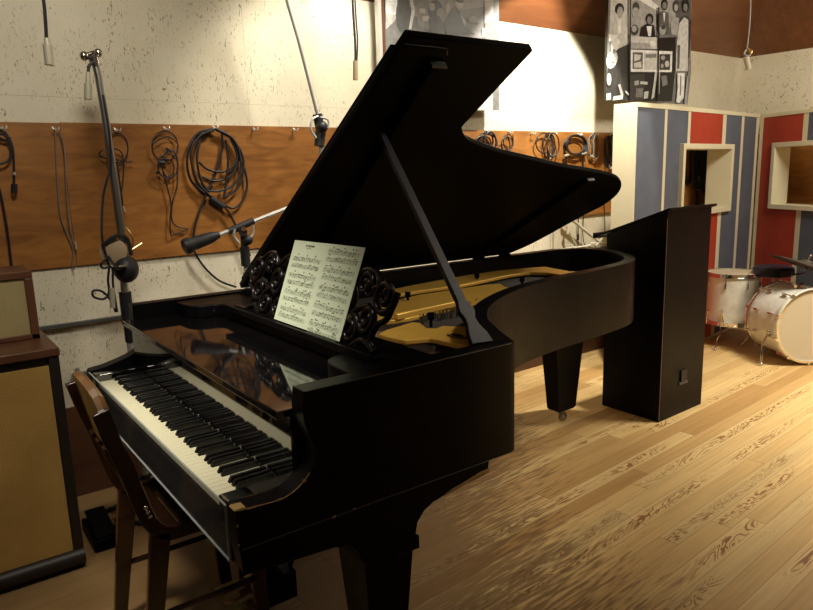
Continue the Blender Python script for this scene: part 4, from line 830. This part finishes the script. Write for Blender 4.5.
part('cymbal_nut', MB().cyl(cc+cn*.045, cc+cn*.085, .008, seg=10).ball(cc+cn*.08, .011), 'chrome', CY)
sb = V((cc.x+.45, 1.45, 0)); b = MB().tube([cc, cc-cn*.06, V((sb.x, sb.y, .52))], .008, 8, 2).cyl((sb.x, sb.y, .10), (sb.x, sb.y, .53), .011); part('stand', b, 'chrome', CY)
for k in range(3):
    an = 2*math.pi*k/3+1.0; o_ = V((math.cos(an), math.sin(an), 0)); part('stand_leg', MB().tube([sb+V((0, 0, .25)), sb+o_*.2+V((0, 0, .012))], .008, 8, 1), 'chrome', CY)
# ------------------------------------------------------------------ light
def spot(loc, target, power, size=60, blend=.5, col=(1, .93, .79), rad=.06):
    d_ = bpy.data.lights.new('ceiling_or_fill_spot', 'SPOT'); d_.energy = power; d_.spot_size = math.radians(size); d_.spot_blend = blend; d_.color = col; d_.shadow_soft_size = rad
    o = bpy.data.objects.new('ceiling_or_fill_spot', d_); COL.objects.link(o); o.location = loc
    o.rotation_euler = (V(target)-V(loc)).to_track_quat('-Z', 'Y').to_euler(); return o
def area(loc, target, power, sx, sy, col=(1, .93, .79)):
    d_ = bpy.data.lights.new('unseen_fill', 'AREA'); d_.shape = 'RECTANGLE'; d_.size = sx; d_.size_y = sy; d_.energy = power; d_.color = col
    o = bpy.data.objects.new('unseen_fill', d_); COL.objects.link(o); o.location = loc
    o.rotation_euler = (V(target)-V(loc)).to_track_quat('-Z', 'Y').to_euler(); return o
spot((3.1, 1.3, 2.88), (3.1, 2.15, 1.65), 300, 73, .15, rad=.04)
spot((1.55, 1.25, 2.88), (1.5, 2.1, 1.7), 170, 78, .6, rad=.15)
spot((.0, .3, 2.88), (-.1, 2.08, 1.3), 125, 110, .9, rad=.25)
spot((4.2, -.5, 2.88), (4.1, -.3, 0), 620, 98, 1.0, rad=.25)
spot((1.9, -1.0, 2.88), (1.3, .75, .9), 170, 46, .7, rad=.2)  # unseen narrow spot added to brighten the iron plate
area((4.3, .1, 2.9), (5.0, 1.2, .9), 80, .8, .8)  # unseen area fill added to lift the booth, floor and posters
spot((-.7, .6, 2.88), (.14, .66, .80), 210, 38, .7, rad=.2)  # unseen narrow spot added to brighten the keys and sheet music
w = bpy.data.worlds.new('world'); S.world = w; w.use_nodes = True; w.node_tree.nodes['Background'].inputs[0].default_value = (1, .9, .78, 1); w.node_tree.nodes['Background'].inputs[1].default_value = .03
S.view_settings.view_transform = 'Standard'; S.view_settings.look = 'None'; S.view_settings.exposure = 0; S.view_settings.gamma = 1
